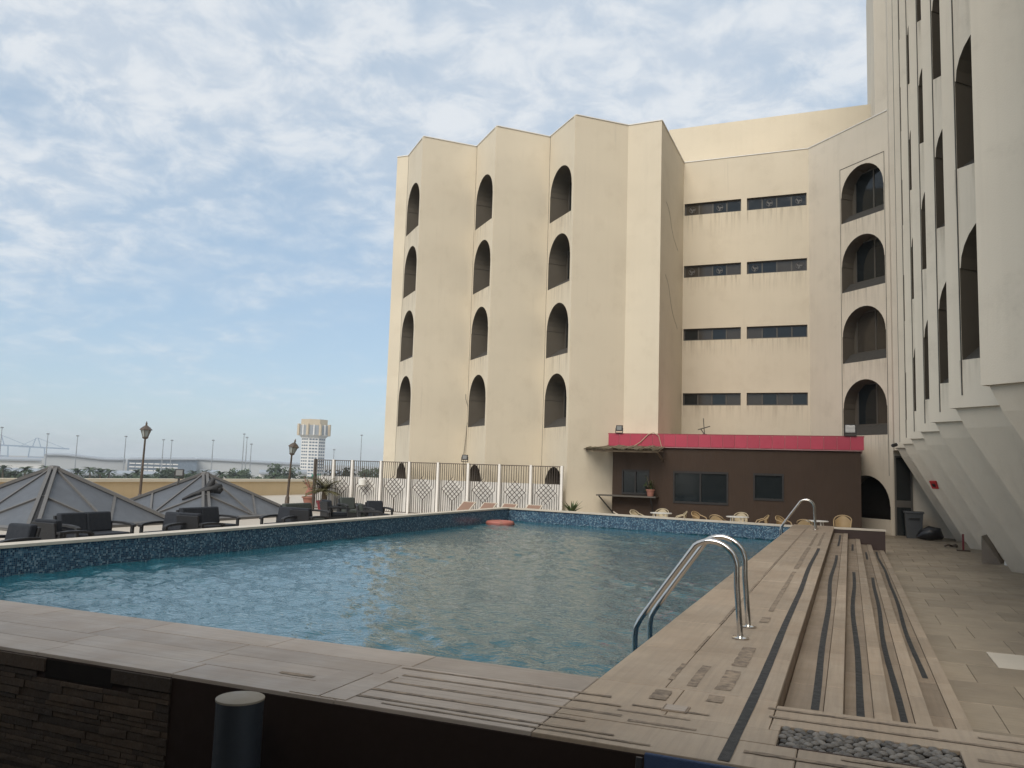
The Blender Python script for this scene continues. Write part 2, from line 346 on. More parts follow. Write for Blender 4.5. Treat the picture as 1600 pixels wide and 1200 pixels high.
# pool basin: walls carry the mosaic, the bottom is painted
def pool():
    root = empty('swimming_pool', (-6, 15, 0), kind='structure')
    c = [(LX, NY), (RX, NY), (FRx, FRy), (FLx, FLy)]
    b = MB(); b.quad(*[(x, y, -1.2) for x, y in c]); b.build('basin_floor', 'pool_wall', root)
    for i in range(4):
        (x0, y0), (x1, y1) = c[i], c[(i + 1) % 4]; ln = math.hypot(x1 - x0, y1 - y0)
        m = MB().quad((x0, y0, -1.2), (x1, y1, -1.2), (x1, y1, DECK - .045), (x0, y0, DECK - .045))
        o = m.build('mosaic_wall', 'mosaic', root)
        uv = o.data.uv_layers.new(name='UVMap')
        for k, (a, z) in enumerate(((0, -1.2), (ln, -1.2), (ln, DECK), (0, DECK))): uv.data[k].uv = (a + i * 37.3, z)
    return root
pool_root = pool()
def water():
    st = .05; xs = np.arange(LX, RX + .3, st); ys = np.arange(NY, 27, st); X, Y = np.meshgrid(xs, ys)
    Z = np.zeros_like(X)
    for i in range(34):
        lam = .2 * (1.085 ** i) if i < 24 else RNG.uniform(.16, .4); a = RNG.normal(.9, .75); k = 2 * math.pi / lam
        amp = .0053 * lam ** .9; ph = RNG.uniform(0, 6.28)
        Z += amp * np.sin(k * (X * math.cos(a) + Y * math.sin(a)) + ph + .9 * np.sin(.7 * X + .5 * Y + i))
    Z *= .75 + .4 * (np.sin(.55 * X + .31 * Y + 1) * np.sin(.23 * X - .62 * Y) + .5 * np.sin(1.3 * X + .9 * Y))
    # keep inside the pool
    right = np.full_like(X, RX); far = FLy + (X - FLx) * (FRy - FLy) / (FRx - FLx); left = LX + (Y - NY) * (FLx - LX) / (FLy - NY)
    Xc = np.clip(X, left, right); Yc = np.minimum(Y, far)
    ny, nx = X.shape; co_ = np.stack([Xc, Yc, Z + WATER], -1).reshape(-1, 3)
    i = np.arange(ny * nx).reshape(ny, nx); f = np.stack([i[:-1, :-1], i[:-1, 1:], i[1:, 1:], i[1:, :-1]], -1).reshape(-1, 4)
    me = bpy.data.meshes.new('water'); me.from_pydata(co_.tolist(), [], f.tolist())
    me.polygons.foreach_set('use_smooth', [True] * len(me.polygons)); me.materials.append(MATS['water'])
    o = bpy.data.objects.new('pool_water', me); COL.objects.link(o); o['kind'] = 'structure'
water()

# ---------- deck round the pool
deck = empty('pool_deck', (-4, 10, 0), kind='structure')
b = MB()
b.box(-8.6, 6, 4.03, NY - .012, -.4, DECK - .022)                      # near strip
b.box(-14.5, -8.6, 4.03, NY - .012, -.4, DECK - .022)
b.box(RX + .012, -.42, NY - .011, 25.3, -.4, DECK - .022)                          # right strip
b.box(LX - .32, LX - .012, NY, 26.6, -.4, DECK - .05)                         # left wall core
b.build('deck_core', 'grout', deck)
b = MB().add([(FLx - .3, FLy + .012, -.4), (FRx, FRy + .012, -.4), (FRx, FRy + .36, -.4), (FLx - .3, FLy + .36, -.4),
              (FLx - .3, FLy + .012, DECK - .05), (FRx, FRy + .012, DECK - .05), (FRx, FRy + .36, DECK - .05), (FLx - .3, FLy + .36, DECK - .05)],
             [(4, 5, 6, 7), (0, 4, 7, 3), (2, 3, 7, 6), (1, 2, 6, 5)]); b.build('far_wall_core', 'grout', deck)
# left and far coping slabs
n = 18
for i in range(n):
    y0 = NY + (FLy + .3 - NY) * i / n; y1 = NY + (FLy + .3 - NY) * (i + 1) / n - .006
    x0 = LX + (FLx - LX) * (y0 - NY) / (FLy - NY); x1 = LX + (FLx - LX) * (y1 - NY) / (FLy - NY)
    MB().add([(x0 - .32, y0, DECK - .045), (x0 + .02, y0, DECK - .045), (x1 + .02, y1, DECK - .045), (x1 - .32, y1, DECK - .045),
              (x0 - .32, y0, DECK), (x0 + .02, y0, DECK), (x1 + .02, y1, DECK), (x1 - .32, y1, DECK)],
             [(0, 3, 2, 1), (4, 5, 6, 7), (0, 1, 5, 4), (1, 2, 6, 5), (2, 3, 7, 6), (3, 0, 4, 7)]).build('coping_slab', 'coping', deck)
n = 9
for i in range(n):
    xa = FLx + (FRx - FLx) * i / n + .003; xb = FLx + (FRx - FLx) * (i + 1) / n - .003
    ya = FLy + (xa - FLx) * (FRy - FLy) / (FRx - FLx); yb = FLy + (xb - FLx) * (FRy - FLy) / (FRx - FLx)
    MB().add([(xa, ya - .02, DECK - .045), (xb, yb - .02, DECK - .045), (xb, yb + .36, DECK - .045), (xa, ya + .36, DECK - .045),
              (xa, ya - .02, DECK - .001), (xb, yb - .02, DECK - .001), (xb, yb + .36, DECK - .001), (xa, ya + .36, DECK - .001)],
             [(0, 3, 2, 1), (4, 5, 6, 7), (0, 1, 5, 4), (1, 2, 6, 5), (2, 3, 7, 6), (3, 0, 4, 7)]).build('coping_slab', 'coping', deck)
tile_d = unit_tile('deck_tile', 'deck_tile', .022, .004); tile_t = unit_tile('tread_tile', 'tread_tile', .022, .004); tile_n = unit_tile('near_tile', 'near_tile', .022, .004)
def tiles(mesh, x0, x1, y0, y1, nx, ny, z, parent, name='tile', gap=.005, stag=0., jit=.0015):
    dx, dy = (x1 - x0) / nx, (y1 - y0) / ny
    for j in range(ny):
        for i in range(nx):
            xa, xb = x0 + i * dx, x0 + (i + 1) * dx
            inst(mesh, name, ((xa + xb) / 2, y0 + (j + .5) * dy, z - .022 + random.uniform(-jit, jit)), parent, scale=(dx - gap, dy - gap, 1))
tiles(tile_d, RX - .03, -1.06, NY + .0, 25.3, 1, 17, DECK, deck)
tiles(tile_d, -1.06, -.40, NY + .0, 25.3, 1, 17, DECK, deck)
tiles(tile_n, -14.4, RX - .03, 4.88, NY + .03, 11, 1, DECK, deck)
for k in range(3): tiles(tile_n, -14.4 - .4 * k, RX - .03, 4.0 + .2933 * k, 4.0 + .2933 * (k + 1), 11, 1, DECK, deck)
tiles(tile_d, RX - .03, -.40, 4.62, NY, 2, 1, DECK, deck)
tiles(tile_d, RX - .03, 5.98, 4.0, 4.37, 6, 1, DECK, deck)
tiles(tile_d, -.40, 5.98, 4.72, 5.12, 5, 1, DECK, deck)
tiles(tile_d, RX - .03, -.345, 4.37, 4.62, 1, 1, DECK, deck)
tiles(tile_d, -.40, -.345, 4.62, 4.72, 1, 1, DECK, deck)
tiles(tile_d, .485, 5.98, 4.37, 4.72, 4, 1, DECK, deck)

# ---------- steps beside the pool
steps = empty('pool_steps', (.2, 15, 0), kind='structure')
noses = [-.40, -.05, .25, .53, .84]; zs = [.67, .536, .402, .268, .134]
for k in range(1, 5):
    z = zs[k]; x0, x1 = noses[k - 1], noses[k]
    MB().box(x0 - .02, x1 - .02, 5.0, 24.45, -.05, z - .022).build('step_core', 'deck_tile', steps)
    tiles(tile_t, x0, x1 - .115, 5.1, 24.45, 1, 16, z, steps, 'tread_tile'); tiles(tile_d, x1 - .115, x1, 5.1, 24.45, 1, 16, z + .006, steps, 'nosing_tile')
# riser facing of the top step, seen from the camera
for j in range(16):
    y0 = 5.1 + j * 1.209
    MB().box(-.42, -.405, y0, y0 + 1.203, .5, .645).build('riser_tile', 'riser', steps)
# brown end wall of the steps, with its tiled top
endw = empty('step_end_wall', (.25, 24.6, 0), 'low dark brown wall with pale top closing the far end of the steps', 'wall')
MB().box(-.40, .88, 24.47, 24.75, 0, DECK - .03).build('wall', 'brown_wall', endw)
MB().box(-.41, .9, 24.45, 24.9, DECK - .03, DECK + .004).build('capping', 'coping', endw)
# black anti-slip tape and the marks that old tape left
def strip(pts, w, z, name, m, parent):
    b = MB(); n_ = len(pts)
    for i, (x, y) in enumerate(pts):
        ww = w * random.uniform(.96, 1.04); b.v += [(x - ww / 2, y, z), (x + ww / 2, y, z)]
    b.f = [(2 * i, 2 * i + 1, 2 * i + 3, 2 * i + 2) for i in range(n_ - 1)]
    return b.build(name, m, parent)
def wob(x, y0, y1, a=.012, st=.35, ph=0.):
    n_ = max(2, int((y1 - y0) / st)); return [(x + a * math.sin(ph + i * .17) + a * .5 * math.sin(i * .43 + ph * 2), y0 + (y1 - y0) * i / n_) for i in range(n_ + 1)]
strip(wob(-.55, 4.02, 16.9, .012), .055, DECK + .003, 'anti_slip_tape', 'black_tape', deck)
for x, z, y0, y1, ph, yy in ((-.24, .536, 5.65, 17.2, 1, (19.6, 23.6)), (.05, .402, 5.3, 15.6, 2, (20.3, 22.3)), (.345, .268, 5.6, 16.2, 3, (19.8, 21.8)), (.65, .134, 8.9, 23.9, 4, None)):
    strip(wob(x, y0, y1, .019, ph=ph), .05, z + .003, 'anti_slip_tape', 'black_tape', steps)
    if yy: strip(wob(x, *yy, .006), .045, z + .003, 'anti_slip_tape', 'black_tape', steps)
for x, y0, y1, w in ((-.92, 5.3, 5.9, .06), (-.74, 5.0, 5.15, .09), (-.73, 5.3, 5.85, .1), (-.72, 6.0, 6.7, .1), (-.73, 7.9, 8.2, .08), (-.73, 8.6, 12.4, .05), (-.73, 12.8, 17, .07), (-.73, 17.3, 21.5, .05),
                     (-1.07, 5.4, 5.9, .035), (-1.07, 6.3, 7.0, .02), (-1.07, 7.6, 11, .025), (-1.07, 11.6, 16, .03), (-1.07, 16.4, 23, .03), (-.58, 17.5, 22, .05), (-1.05, 4.9, 5.12, .1)):
    strip([(x + random.uniform(-.004, .004), y0 + (y1 - y0) * i / 14) for i in range(15)], w, DECK + .0035, 'tape_mark', 'tape_residue', deck)
def xstrip(x0, x1, y, w):
    n_ = 16; b = MB()
    for i in range(n_ + 1):
        x = x0 + (x1 - x0) * i / n_; ww = w * random.uniform(.7, 1.15); b.v += [(x, y - ww / 2, DECK + .0035), (x, y + ww / 2, DECK + .0035)]
    b.f = [(2 * i, 2 * i + 2, 2 * i + 3, 2 * i + 1) for i in range(n_)]; b.build('tape_mark', 'tape_residue', deck)
for a in ((-.44, .42, 5.03, .035), (-.42, .9, 4.86, .035), (-1.15, -.72, 4.72, .03), (-1.2, -.8, 4.58, .025), (-1.1, -.74, 4.42, .035), (-.48, .1, 4.2, .04), (-.05, .5, 4.3, .03),
          (-2.7, -1.3, 4.82, .03), (-2.6, -1.2, 4.66, .03), (-2.7, -1.15, 4.48, .035), (-2.75, -1.3, 4.3, .035), (-2.6, -1.1, 4.14, .03), (-2.4, -.9, 4.07, .02), (-3.3, -3.05, 4.35, .05), (.6, 1.2, 5.0, .03), (.55, 1.3, 4.6, .04)): xstrip(*a)
for x0, x1, y0, y1 in ((-2.98, -2.78, 4.02, 4.6), (-2.77, -2.6, 4.02, 4.6)):
    MB().box(x0, x1, y0, y1, DECK - .02, DECK + .0045).build('patch_tile', 'near_tile', deck)
# drain cover and pebble inset
dr = empty('drain_cover', (-.9, 4.76, DECK), 'small square metal drain cover set in the near deck', 'drain cover')
MB().box(-.98, -.84, 4.69, 4.82, DECK - .01, DECK + .006).build('frame', 'tape_residue', dr)
MB().box(-.968, -.852, 4.702, 4.808, DECK + .006, DECK + .009).build('plate', 'near_tile', dr)
peb = empty('pebble_inset', (.07, 4.55, DECK), 'rectangular bed of dark grey pebbles sunk in the near deck', 'pebble bed')
MB().box(-.345, .485, 4.37, 4.72, DECK - .05, DECK - .021).build('tray', 'dark_void', peb)
MB().box(-.345, .485, 4.37, 4.378, DECK - .05, DECK + .001).build('edging', 'brown_wall', peb)
def pebble_mesh():
    out = []
    for k in range(5):
        me = bpy.data.meshes.new('pebble'); b = MB(); rg = random.Random(k); n_ = 9
        prof = [(.02, -.55), (.62, -.45), (.95, -.1), (.93, .2), (.62, .5), (.05, .62)]
        b.lathe((0, 0, 0), prof, n_)
        b.v = [(x * rg.uniform(.93, 1.07), y * rg.uniform(.93, 1.07), z) for x, y, z in b.v]
        me.from_pydata(b.v, [], b.f); me.polygons.foreach_set('use_smooth', [True] * len(me.polygons)); me.materials.append(MATS['pebble']); out.append(me)
    return out
pm = pebble_mesh()
for j in range(9):
    for i in range(13):
        x = -.32 + (i + .5 * (j % 2)) * .062 + random.uniform(-.008, .008); y = 4.398 + j * .0385 + random.uniform(-.006, .006)
        if x > .47: continue
        inst(random.choice(pm), 'pebble', (x, y, DECK - .012 + random.uniform(-.003, .004)), peb, (random.uniform(-.25, .25), random.uniform(-.25, .25), random.uniform(-1.1, 1.1)), (random.uniform(.023, .031), random.uniform(.019, .025), .025))

# ---------- near face of the deck: ledge stone, dark panels, niche
face = empty('retaining_wall', (-6, 4, -.4), 'dark stone clad retaining wall under the near pool deck', 'wall')
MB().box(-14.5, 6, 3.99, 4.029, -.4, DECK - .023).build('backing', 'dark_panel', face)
st_ms = []
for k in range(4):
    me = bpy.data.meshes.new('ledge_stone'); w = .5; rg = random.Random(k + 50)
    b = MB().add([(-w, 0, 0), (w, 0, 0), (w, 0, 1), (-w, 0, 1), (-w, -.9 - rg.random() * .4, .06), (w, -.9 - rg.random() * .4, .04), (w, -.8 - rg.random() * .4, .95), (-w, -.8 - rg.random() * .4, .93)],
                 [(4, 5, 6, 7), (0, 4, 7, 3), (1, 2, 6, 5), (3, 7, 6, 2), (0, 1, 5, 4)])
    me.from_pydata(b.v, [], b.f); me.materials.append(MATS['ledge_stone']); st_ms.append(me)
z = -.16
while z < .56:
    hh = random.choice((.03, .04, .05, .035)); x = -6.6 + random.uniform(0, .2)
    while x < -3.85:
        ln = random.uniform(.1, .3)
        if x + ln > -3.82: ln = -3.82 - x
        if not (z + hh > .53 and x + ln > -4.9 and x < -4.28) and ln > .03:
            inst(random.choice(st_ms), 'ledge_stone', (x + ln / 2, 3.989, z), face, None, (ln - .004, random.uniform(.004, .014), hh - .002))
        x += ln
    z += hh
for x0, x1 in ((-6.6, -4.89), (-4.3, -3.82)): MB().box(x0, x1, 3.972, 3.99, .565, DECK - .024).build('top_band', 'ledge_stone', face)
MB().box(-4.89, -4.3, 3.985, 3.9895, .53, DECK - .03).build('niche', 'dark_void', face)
post = empty('pipe_bollard', (-3.2, 3.72, -.4), 'dark grey pipe with pale capped top in front of the stone wall', 'bollard')
MB().lathe((-3.075, 3.72, -.4), [(.125, 0), (.125, 1.085)], 28).build('pipe', 'pipe_grey', post, True)
MB().lathe((-3.075, 3.72, .685), [(.129, 0), (.129, .01), (.125, .013)], 28).build('cap', 'pipe_cap', post, True)

# ---------- lower paving on the right
pav = empty('paving', (2.5, 18, 0), kind='structure')
tile_p = unit_tile('paver', 'paver', .022, .004); tile_pl = unit_tile('paver_pale', 'coping', .022, .004)
rows = 33; y = 5.14
for j in range(rows):
    dy = .9; 
    for i in range(8):
        x0 = .86 + i * .62 - (.31 if j % 2 else 0); x1 = x0 + .62
        x0 = max(x0, .86)
        if x1 - x0 < .05: continue
        inst(tile_pl if (j == 6 and i == 1) else tile_p, 'paver', ((x0 + x1) / 2, y + dy / 2, -.0215 + random.uniform(-.002, .002)), pav, None, (x1 - x0 - .006, dy - .006, 1))
    y += dy

# ================================================================== HOTEL
def frame_axes(p0, p1):
    d = Vector((p1[0] - p0[0], p1[1] - p0[1], 0)); ln = d.length; d.normalize(); nrm = Vector((d.y, -d.x, 0))   # outward for left-to-right seen from outside
    return Vector((p0[0], p0[1], 0)), d, nrm, ln
def arch_pts(uc, wid, zs_, rise, n_=16):
    r = wid / 2; return [(uc - r * math.cos(math.pi * i / n_), zs_ + rise * math.sin(math.pi * i / n_)) for i in range(n_ + 1)]
def arch_panel(root, p0, p1, z0, z1, ops, m, wmat='stucco_shaded', inner=True, depth=1.0, wall_name='wall_panel'):
    """wall between p0 and p1 with arched openings ops=(u centre, width, sill z, jamb height, rise, style)"""
    o, d, nr, ln = frame_axes(p0, p1); P = lambda u, z, k=0.: o + d * u + Vector((0, 0, z)) - nr * k
    b = MB(); z = z0
    for (uc, wd, sill, jh, rise, style) in ops:
        ul, ur = uc - wd / 2, uc + wd / 2; top = sill + jh + rise
        b.quad(P(0, z), P(ln, z), P(ln, sill), P(0, sill))
        zt = top + .12
        b.quad(P(0, sill), P(ul, sill), P(ul, zt), P(0, zt)); b.quad(P(ur, sill), P(ln, sill), P(ln, zt), P(ur, zt))
        wa = wd - .03; ap = arch_pts(uc, wa, sill + jh, rise)
        b.poly([P(ul, sill + jh), P(ul + .015, sill + jh), P(ul + .015, zt), P(ul, zt)]); b.poly([P(ur - .015, sill + jh), P(ur, sill + jh), P(ur, zt), P(ur - .015, zt)])
        for (a, za), (c, zc) in zip(ap, ap[1:]): b.quad(P(a, za), P(c, zc), P(c, zt), P(a, zt))
        # reveal
        outl = [(ul, sill), (ul, sill + jh)] + ap + [(ur, sill + jh), (ur, sill)]
        rv = MB()
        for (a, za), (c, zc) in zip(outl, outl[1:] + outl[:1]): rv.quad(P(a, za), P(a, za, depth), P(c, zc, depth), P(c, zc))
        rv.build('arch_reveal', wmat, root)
        if style != 'void' and sill > 3.5: stain(root, P(ul - .05, sill), P(ur + .05, sill), random.uniform(.75, 1.5) if sill > 4.2 or root.name.startswith('hotel_block') else .6, nr)
        if style == 'void':
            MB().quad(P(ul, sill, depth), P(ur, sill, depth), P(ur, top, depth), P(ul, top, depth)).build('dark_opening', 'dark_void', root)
        else:
            # sloping sill inside, window with two leaves at the back
            hs = .42
            MB().add([P(ul, sill + .004, .02), P(ur, sill + .004, .02), P(ur, sill + hs, depth * .72), P(ul, sill + hs, depth * .72), P(ur, sill + hs, depth), P(ul, sill + hs, depth)],
                     [(0, 1, 2, 3), (3, 2, 4, 5)]).build('sloping_sill', 'sill_dark', root)
            wz0, wz1 = sill + hs, top - .08; k = depth - .05
            fr = MB(); t_ = .06
            wl, wr = ul + .18, ur - .04
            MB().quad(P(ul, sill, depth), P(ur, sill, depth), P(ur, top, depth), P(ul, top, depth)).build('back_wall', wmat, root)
            fr.obox(P(wl, wz0, k), d * (wr - wl), -nr * .05, V(0, 0, t_)); fr.obox(P(wl, wz1 - t_, k), d * (wr - wl), -nr * .05, V(0, 0, t_))
            for uu_ in (wl, (wl + wr) / 2 - t_ / 2, wr - t_): fr.obox(P(uu_, wz0 + t_, k), d * t_, -nr * .05, V(0, 0, wz1 - wz0 - 2 * t_))
            w = fr.build('window', 'frame_grey', root)
            for ua, ub in ((wl + t_, (wl + wr) / 2 - t_ / 2), ((wl + wr) / 2 + t_ / 2, wr - t_)):
                MB().quad(P(ua, wz0 + t_, k + .02), P(ub, wz0 + t_, k + .02), P(ub, wz1 - t_, k + .02), P(ua, wz1 - t_, k + .02)).build('pane', random.choice(('glass_dark', 'glass_dark', 'glass_curtain')), w)
        z = zt
        b.quad(P(0, zt), P(ln, zt), P(ln, zt + .001), P(0, zt + .001))
    b.quad(P(0, z), P(ln, z), P(ln, z1), P(0, z1))
    return b.build(wall_name, m, root)
def stain(root, a, b_, hgt, nr):
    a, b_ = Vector(a) + nr * .004, Vector(b_) + nr * .004; dz = V(0, 0, hgt)
    o = MB().quad(a - dz, b_ - dz, b_, a).build('rain_stain', 'rain_stain', root); uv = o.data.uv_layers.new(name='UVMap')
    for k, q in enumerate(((0, 0), (1, 0), (1, 1), (0, 1))): uv.data[k].uv = q
def plain(root, p0, p1, z0, z1, m, name='wall_panel'):
    return MB().quad((*p0, z0), (*p1, z0), (*p1, z1), (*p0, z1)).build(name, m, root)
ZT = 16.4; SILL = [3.75, 6.67, 9.58, 12.48]
hb = empty('hotel_block', (-8, 34, 0), 'beige four storey hotel block with zigzag facade and arched windows', 'building')
val = [(-18.85, 32.15), (-15.35, 32.15), (-11.85, 32.15), (-8.35, 32.05)]; rid = [(-17.1, 30.4), (-13.6, 30.4), (-10.1, 30.4)]
plain(hb, (-19.45, 32.15), val[0], 0, ZT, 'stucco'); plain(hb, (-19.45, 45), (-19.45, 32.15), 0, ZT, 'stucco')
for k in range(3):
    ops = [(1.2, 1.7, .25, 1.05, .85, 'void')] + [(1.2, 2.04, s_, 1.17, 1.02, 'win') for s_ in SILL]
    arch_panel(hb, val[k], rid[k], 0, ZT, ops, 'stucco', depth=.85)
    plain(hb, rid[k], val[k + 1], 0, ZT, 'stucco')
    # light corner bead on each ridge and the groove beside the window bay
    o_, d_, n_, l_ = frame_axes(val[k], rid[k])
    MB().obox(o_ + d_ * (l_ - .16) + n_ * .001, d_ * .15, n_ * .03, V(0, 0, ZT)).build('corner_strip', 'stucco', hb)
    MB().obox(o_ + d_ * .04 + n_ * .001, d_ * .02, n_ * .006, V(0, 0, ZT)).build('groove', 'sill_dark', hb)
MB().tube([(-15.36 + .05 * math.sin(z_ * 2.1) + (.16 if 3.9 < z_ < 4.9 else 0) * math.sin((z_ - 3.9) * math.pi), 32.08, z_) for z_ in np.linspace(1.6, 5.2, 19)], .009, 5).build('cable', 'sill_dark', hb)
RG4 = (-6.94, 32.0); IC = (-6.94, 36.87); AW0 = (-1.5, 36.85); AW1 = (1.53, 33.82)
plain(hb, val[3], RG4, 0, ZT, 'stucco'); plain(hb, RG4, IC, 0, ZT, 'stucco')
for z_, dz_ in ((13.3, -1.5), (10.2, -1.9)):
    MB().tube([(-6.935, 33.0 + 2.6 * q + .1 * math.sin(q * 9), z_ + dz_ * q + .12 * math.sin(q * 7)) for q in np.linspace(0, 1, 9)], .005, 4).build('crack', 'sill_dark', hb)
# wall with eight strip windows
rows_z = [(5.1, 5.65), (8.04, 8.58), (10.95, 11.5), (13.86, 14.42)]; colsx = [(.05, 2.58), (2.83, 5.35)]
b = MB(); o_, d_, n_, l_ = frame_axes(IC, AW0); P = lambda u, z, k=0.: o_ + d_ * u + Vector((0, 0, z)) - n_ * k
z = 0
fans = {(3, 0, 0), (3, 0, 2), (3, 1, 1), (3, 1, 3), (2, 0, 0), (2, 0, 2), (2, 1, 0), (2, 1, 3)}
for ri, (za, zb) in enumerate(rows_z):
    b.quad(P(0, z), P(l_, z), P(l_, za), P(0, za)); us = [0, *colsx[0], *colsx[1], l_]
    for a, c in ((us[0], us[1]), (us[2], us[3]), (us[4], us[5])): b.quad(P(a, za), P(c, za), P(c, zb), P(a, zb))
    for ci, (ua, ub) in enumerate(colsx):
        dp = .16; rv = MB(); ol = [(ua, za), (ua, zb), (ub, zb), (ub, za)]
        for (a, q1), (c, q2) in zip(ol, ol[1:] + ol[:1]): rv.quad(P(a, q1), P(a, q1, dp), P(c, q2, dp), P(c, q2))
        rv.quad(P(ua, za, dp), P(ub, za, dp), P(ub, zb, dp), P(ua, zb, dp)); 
        rv.build('window_reveal', 'stucco_shaded', hb)
        fr = MB(); t_ = .05; fr.obox(P(ua, za, dp - .03), d_ * (ub - ua), -n_ * .02, V(0, 0, t_)); fr.obox(P(ua, zb - t_, dp - .03), d_ * (ub - ua), -n_ * .02, V(0, 0, t_))
        step = (ub - ua - t_) / 4
        for k in range(5): fr.obox(P(ua + k * step, za + t_, dp - .03), d_ * t_, -n_ * .02, V(0, 0, zb - za - 2 * t_))
        w = fr.build('window', 'frame_grey', hb); stain(hb, P(ua, za), P(ub, za), random.uniform(.7, 1.3), n_)
        for k in range(4):
            a, c = ua + k * step + t_, ua + (k + 1) * step
            MB().quad(P(a, za + t_, dp - .012), P(c, za + t_, dp - .012), P(c, zb - t_, dp - .012), P(a, zb - t_, dp - .012)).build('pane', random.choice(('glass_dark', 'glass_curtain')), w)
            if (ri, ci, k) in fans:
                um, zm = (a + c) / 2, (za + zb) / 2; fb = MB()
                fb.tube([P(um + .14 * math.cos(q), zm + .14 * math.sin(q), dp - .03) for q in np.linspace(0, 2 * math.pi, 17)], .011, 5, False)
                for q in (0, 2.1, 4.2): fb.obox(P(um, zm - .02, dp - .026), (d_ * math.cos(q) + V(0, 0, math.sin(q))) * .13, -n_ * .006, (d_ * -math.sin(q) + V(0, 0, math.cos(q))) * .05)
                fb.build('exhaust_fan', 'sky_rib', w)
    z = zb
b.quad(P(0, z), P(l_, z), P(l_, ZT), P(0, ZT)); b.build('wall_panel', 'stucco', hb)
# 45 degree wall with the wide arches, framed by grooves
ops = [(2.95, 2.35, .05, 1.0, 1.15, 'void')] + [(2.95, 2.2, s_, 1.1, 1.1, 'win') for s_ in SILL]
arch_panel(hb, AW0, AW1, 0, ZT, ops, 'stucco_pale', depth=.62)
o_, d_, n_, l_ = frame_axes(AW0, AW1); P = lambda u, z, k=0.: o_ + d_ * u + Vector((0, 0, z)) - n_ * k
g = MB(); 
for u in (1.8, 4.08): g.obox(P(u, 2.2, -.004), d_ * .02, n_ * .004, V(0, 0, 12.6))
g.obox(P(1.8, 14.8, -.004), d_ * 2.3, n_ * .004, V(0, 0, .025)); g.build('groove', 'sill_dark', hb)
MB().obox(P(1.78, .05, -.02), d_ * 2.34, -n_ * .3, V(0, 0, .5)).build('arch_sill', 'stucco_pale', hb)
# roof slab and parapet coping
roof_pts = [(-19.45, 32.15), val[0], rid[0], val[1], rid[1], val[2], rid[2], val[3], RG4, IC, AW0, AW1]
MB().poly([(x, y, ZT - .25) for x, y in roof_pts] + [(1.53, 45, ZT - .25), (-19.45, 45, ZT - .25)]).build('roof', 'stucco', hb)
for a, c in zip(roof_pts, roof_pts[1:]):
    o2, d2, n2_, l2 = frame_axes(a, c)
    MB().obox(o2 + n2_ * .03 + V(0, 0, ZT), d2 * l2, -n2_ * .3, V(0, 0, .035)).build('coping', 'white_paint', hb)
# set-back upper storey
up_ = MB(); up_.box(-8.3, 3, 40, 46, ZT - .3, 19.45); up_.build('upper_storey', 'stucco', hb)
MB().box(-.7, -.2, 38.2, 38.6, ZT, ZT + .75).build('roof_vent', 'sill_dark', hb)

# ---------- right wing (tower) with its sawtooth front leaning out over the paving
hw = empty('hotel_wing', (4, 20, 0), 'tall pale sawtooth hotel wing with narrow arches and leaning base', 'building')
ZW = 27.; RY = [32.7, 29.2, 25.7, 22.15, 18.6, 15.1, 11.6]; XR, XV = 1.53, 3.28
plain(hw, (1.1, 34.25), AW1, ZT, ZW, 'stucco_pale'); plain(hw, (1.1, 45), (1.1, 34.25), ZT - .3, ZW, 'stucco_pale')
plain(hw, AW1, (XR, RY[0]), 3.2, ZW, 'stucco_pale')
WS = [3.97 + 3.2 * k for k in range(6)]
for k, yk in enumerate(RY):
    A, B = (XR, yk), (XV, yk - 1.75)
    if k < 6:
        arch_panel(hw, A, B, 3.2, ZW, [(1.27, 2.02, s_, 1.52, .95, 'win') for s_ in WS], 'stucco_pale', depth=.9)
        o2, d2, n2_, l2 = frame_axes(A, B)
        MB().obox(o2 + d2 * .235 + n2_ * .001 + V(0, 0, 3.4), d2 * .02, n2_ * .008, V(0, 0, ZW - 3.6)).build('groove', 'sill_dark', hw)
        plain(hw, B, (XR, RY[k + 1]), 3.2, ZW, 'stucco_pale')
    else: plain(hw, A, B, 3.2, ZW, 'stucco_pale')
# the same sawtooth goes on beside and behind the viewer
yk = RY[-1]; prev = (XV, yk - 1.75)
while yk > 9:
    yk -= 3.5; plain(hw, prev, (XR, yk), 3.2, ZW, 'stucco_pale'); plain(hw, (XR, yk), (XV, yk - 1.75), 3.2, ZW, 'stucco_pale'); prev = (XV, yk - 1.75); RY.append(yk)
MB().poly([(XR, 33.8, ZW), (XV, 30.9, ZW), (XV, 6.3, ZW), (14, 6.3, ZW), (14, 45, ZW), (1.1, 45, ZW)]).build('roof', 'stucco_pale', hw)
MB().quad((14, 6.3, -1), (14, 45, -1), (14, 45, ZW), (14, 6.3, ZW)).build('rear_wall', 'stucco_pale', hw)
MB().quad((3.3, 6.35, -1), (14, 6.3, -1), (14, 6.3, ZW), (3.3, 6.35, ZW)).build('end_wall', 'stucco_pale', hw)
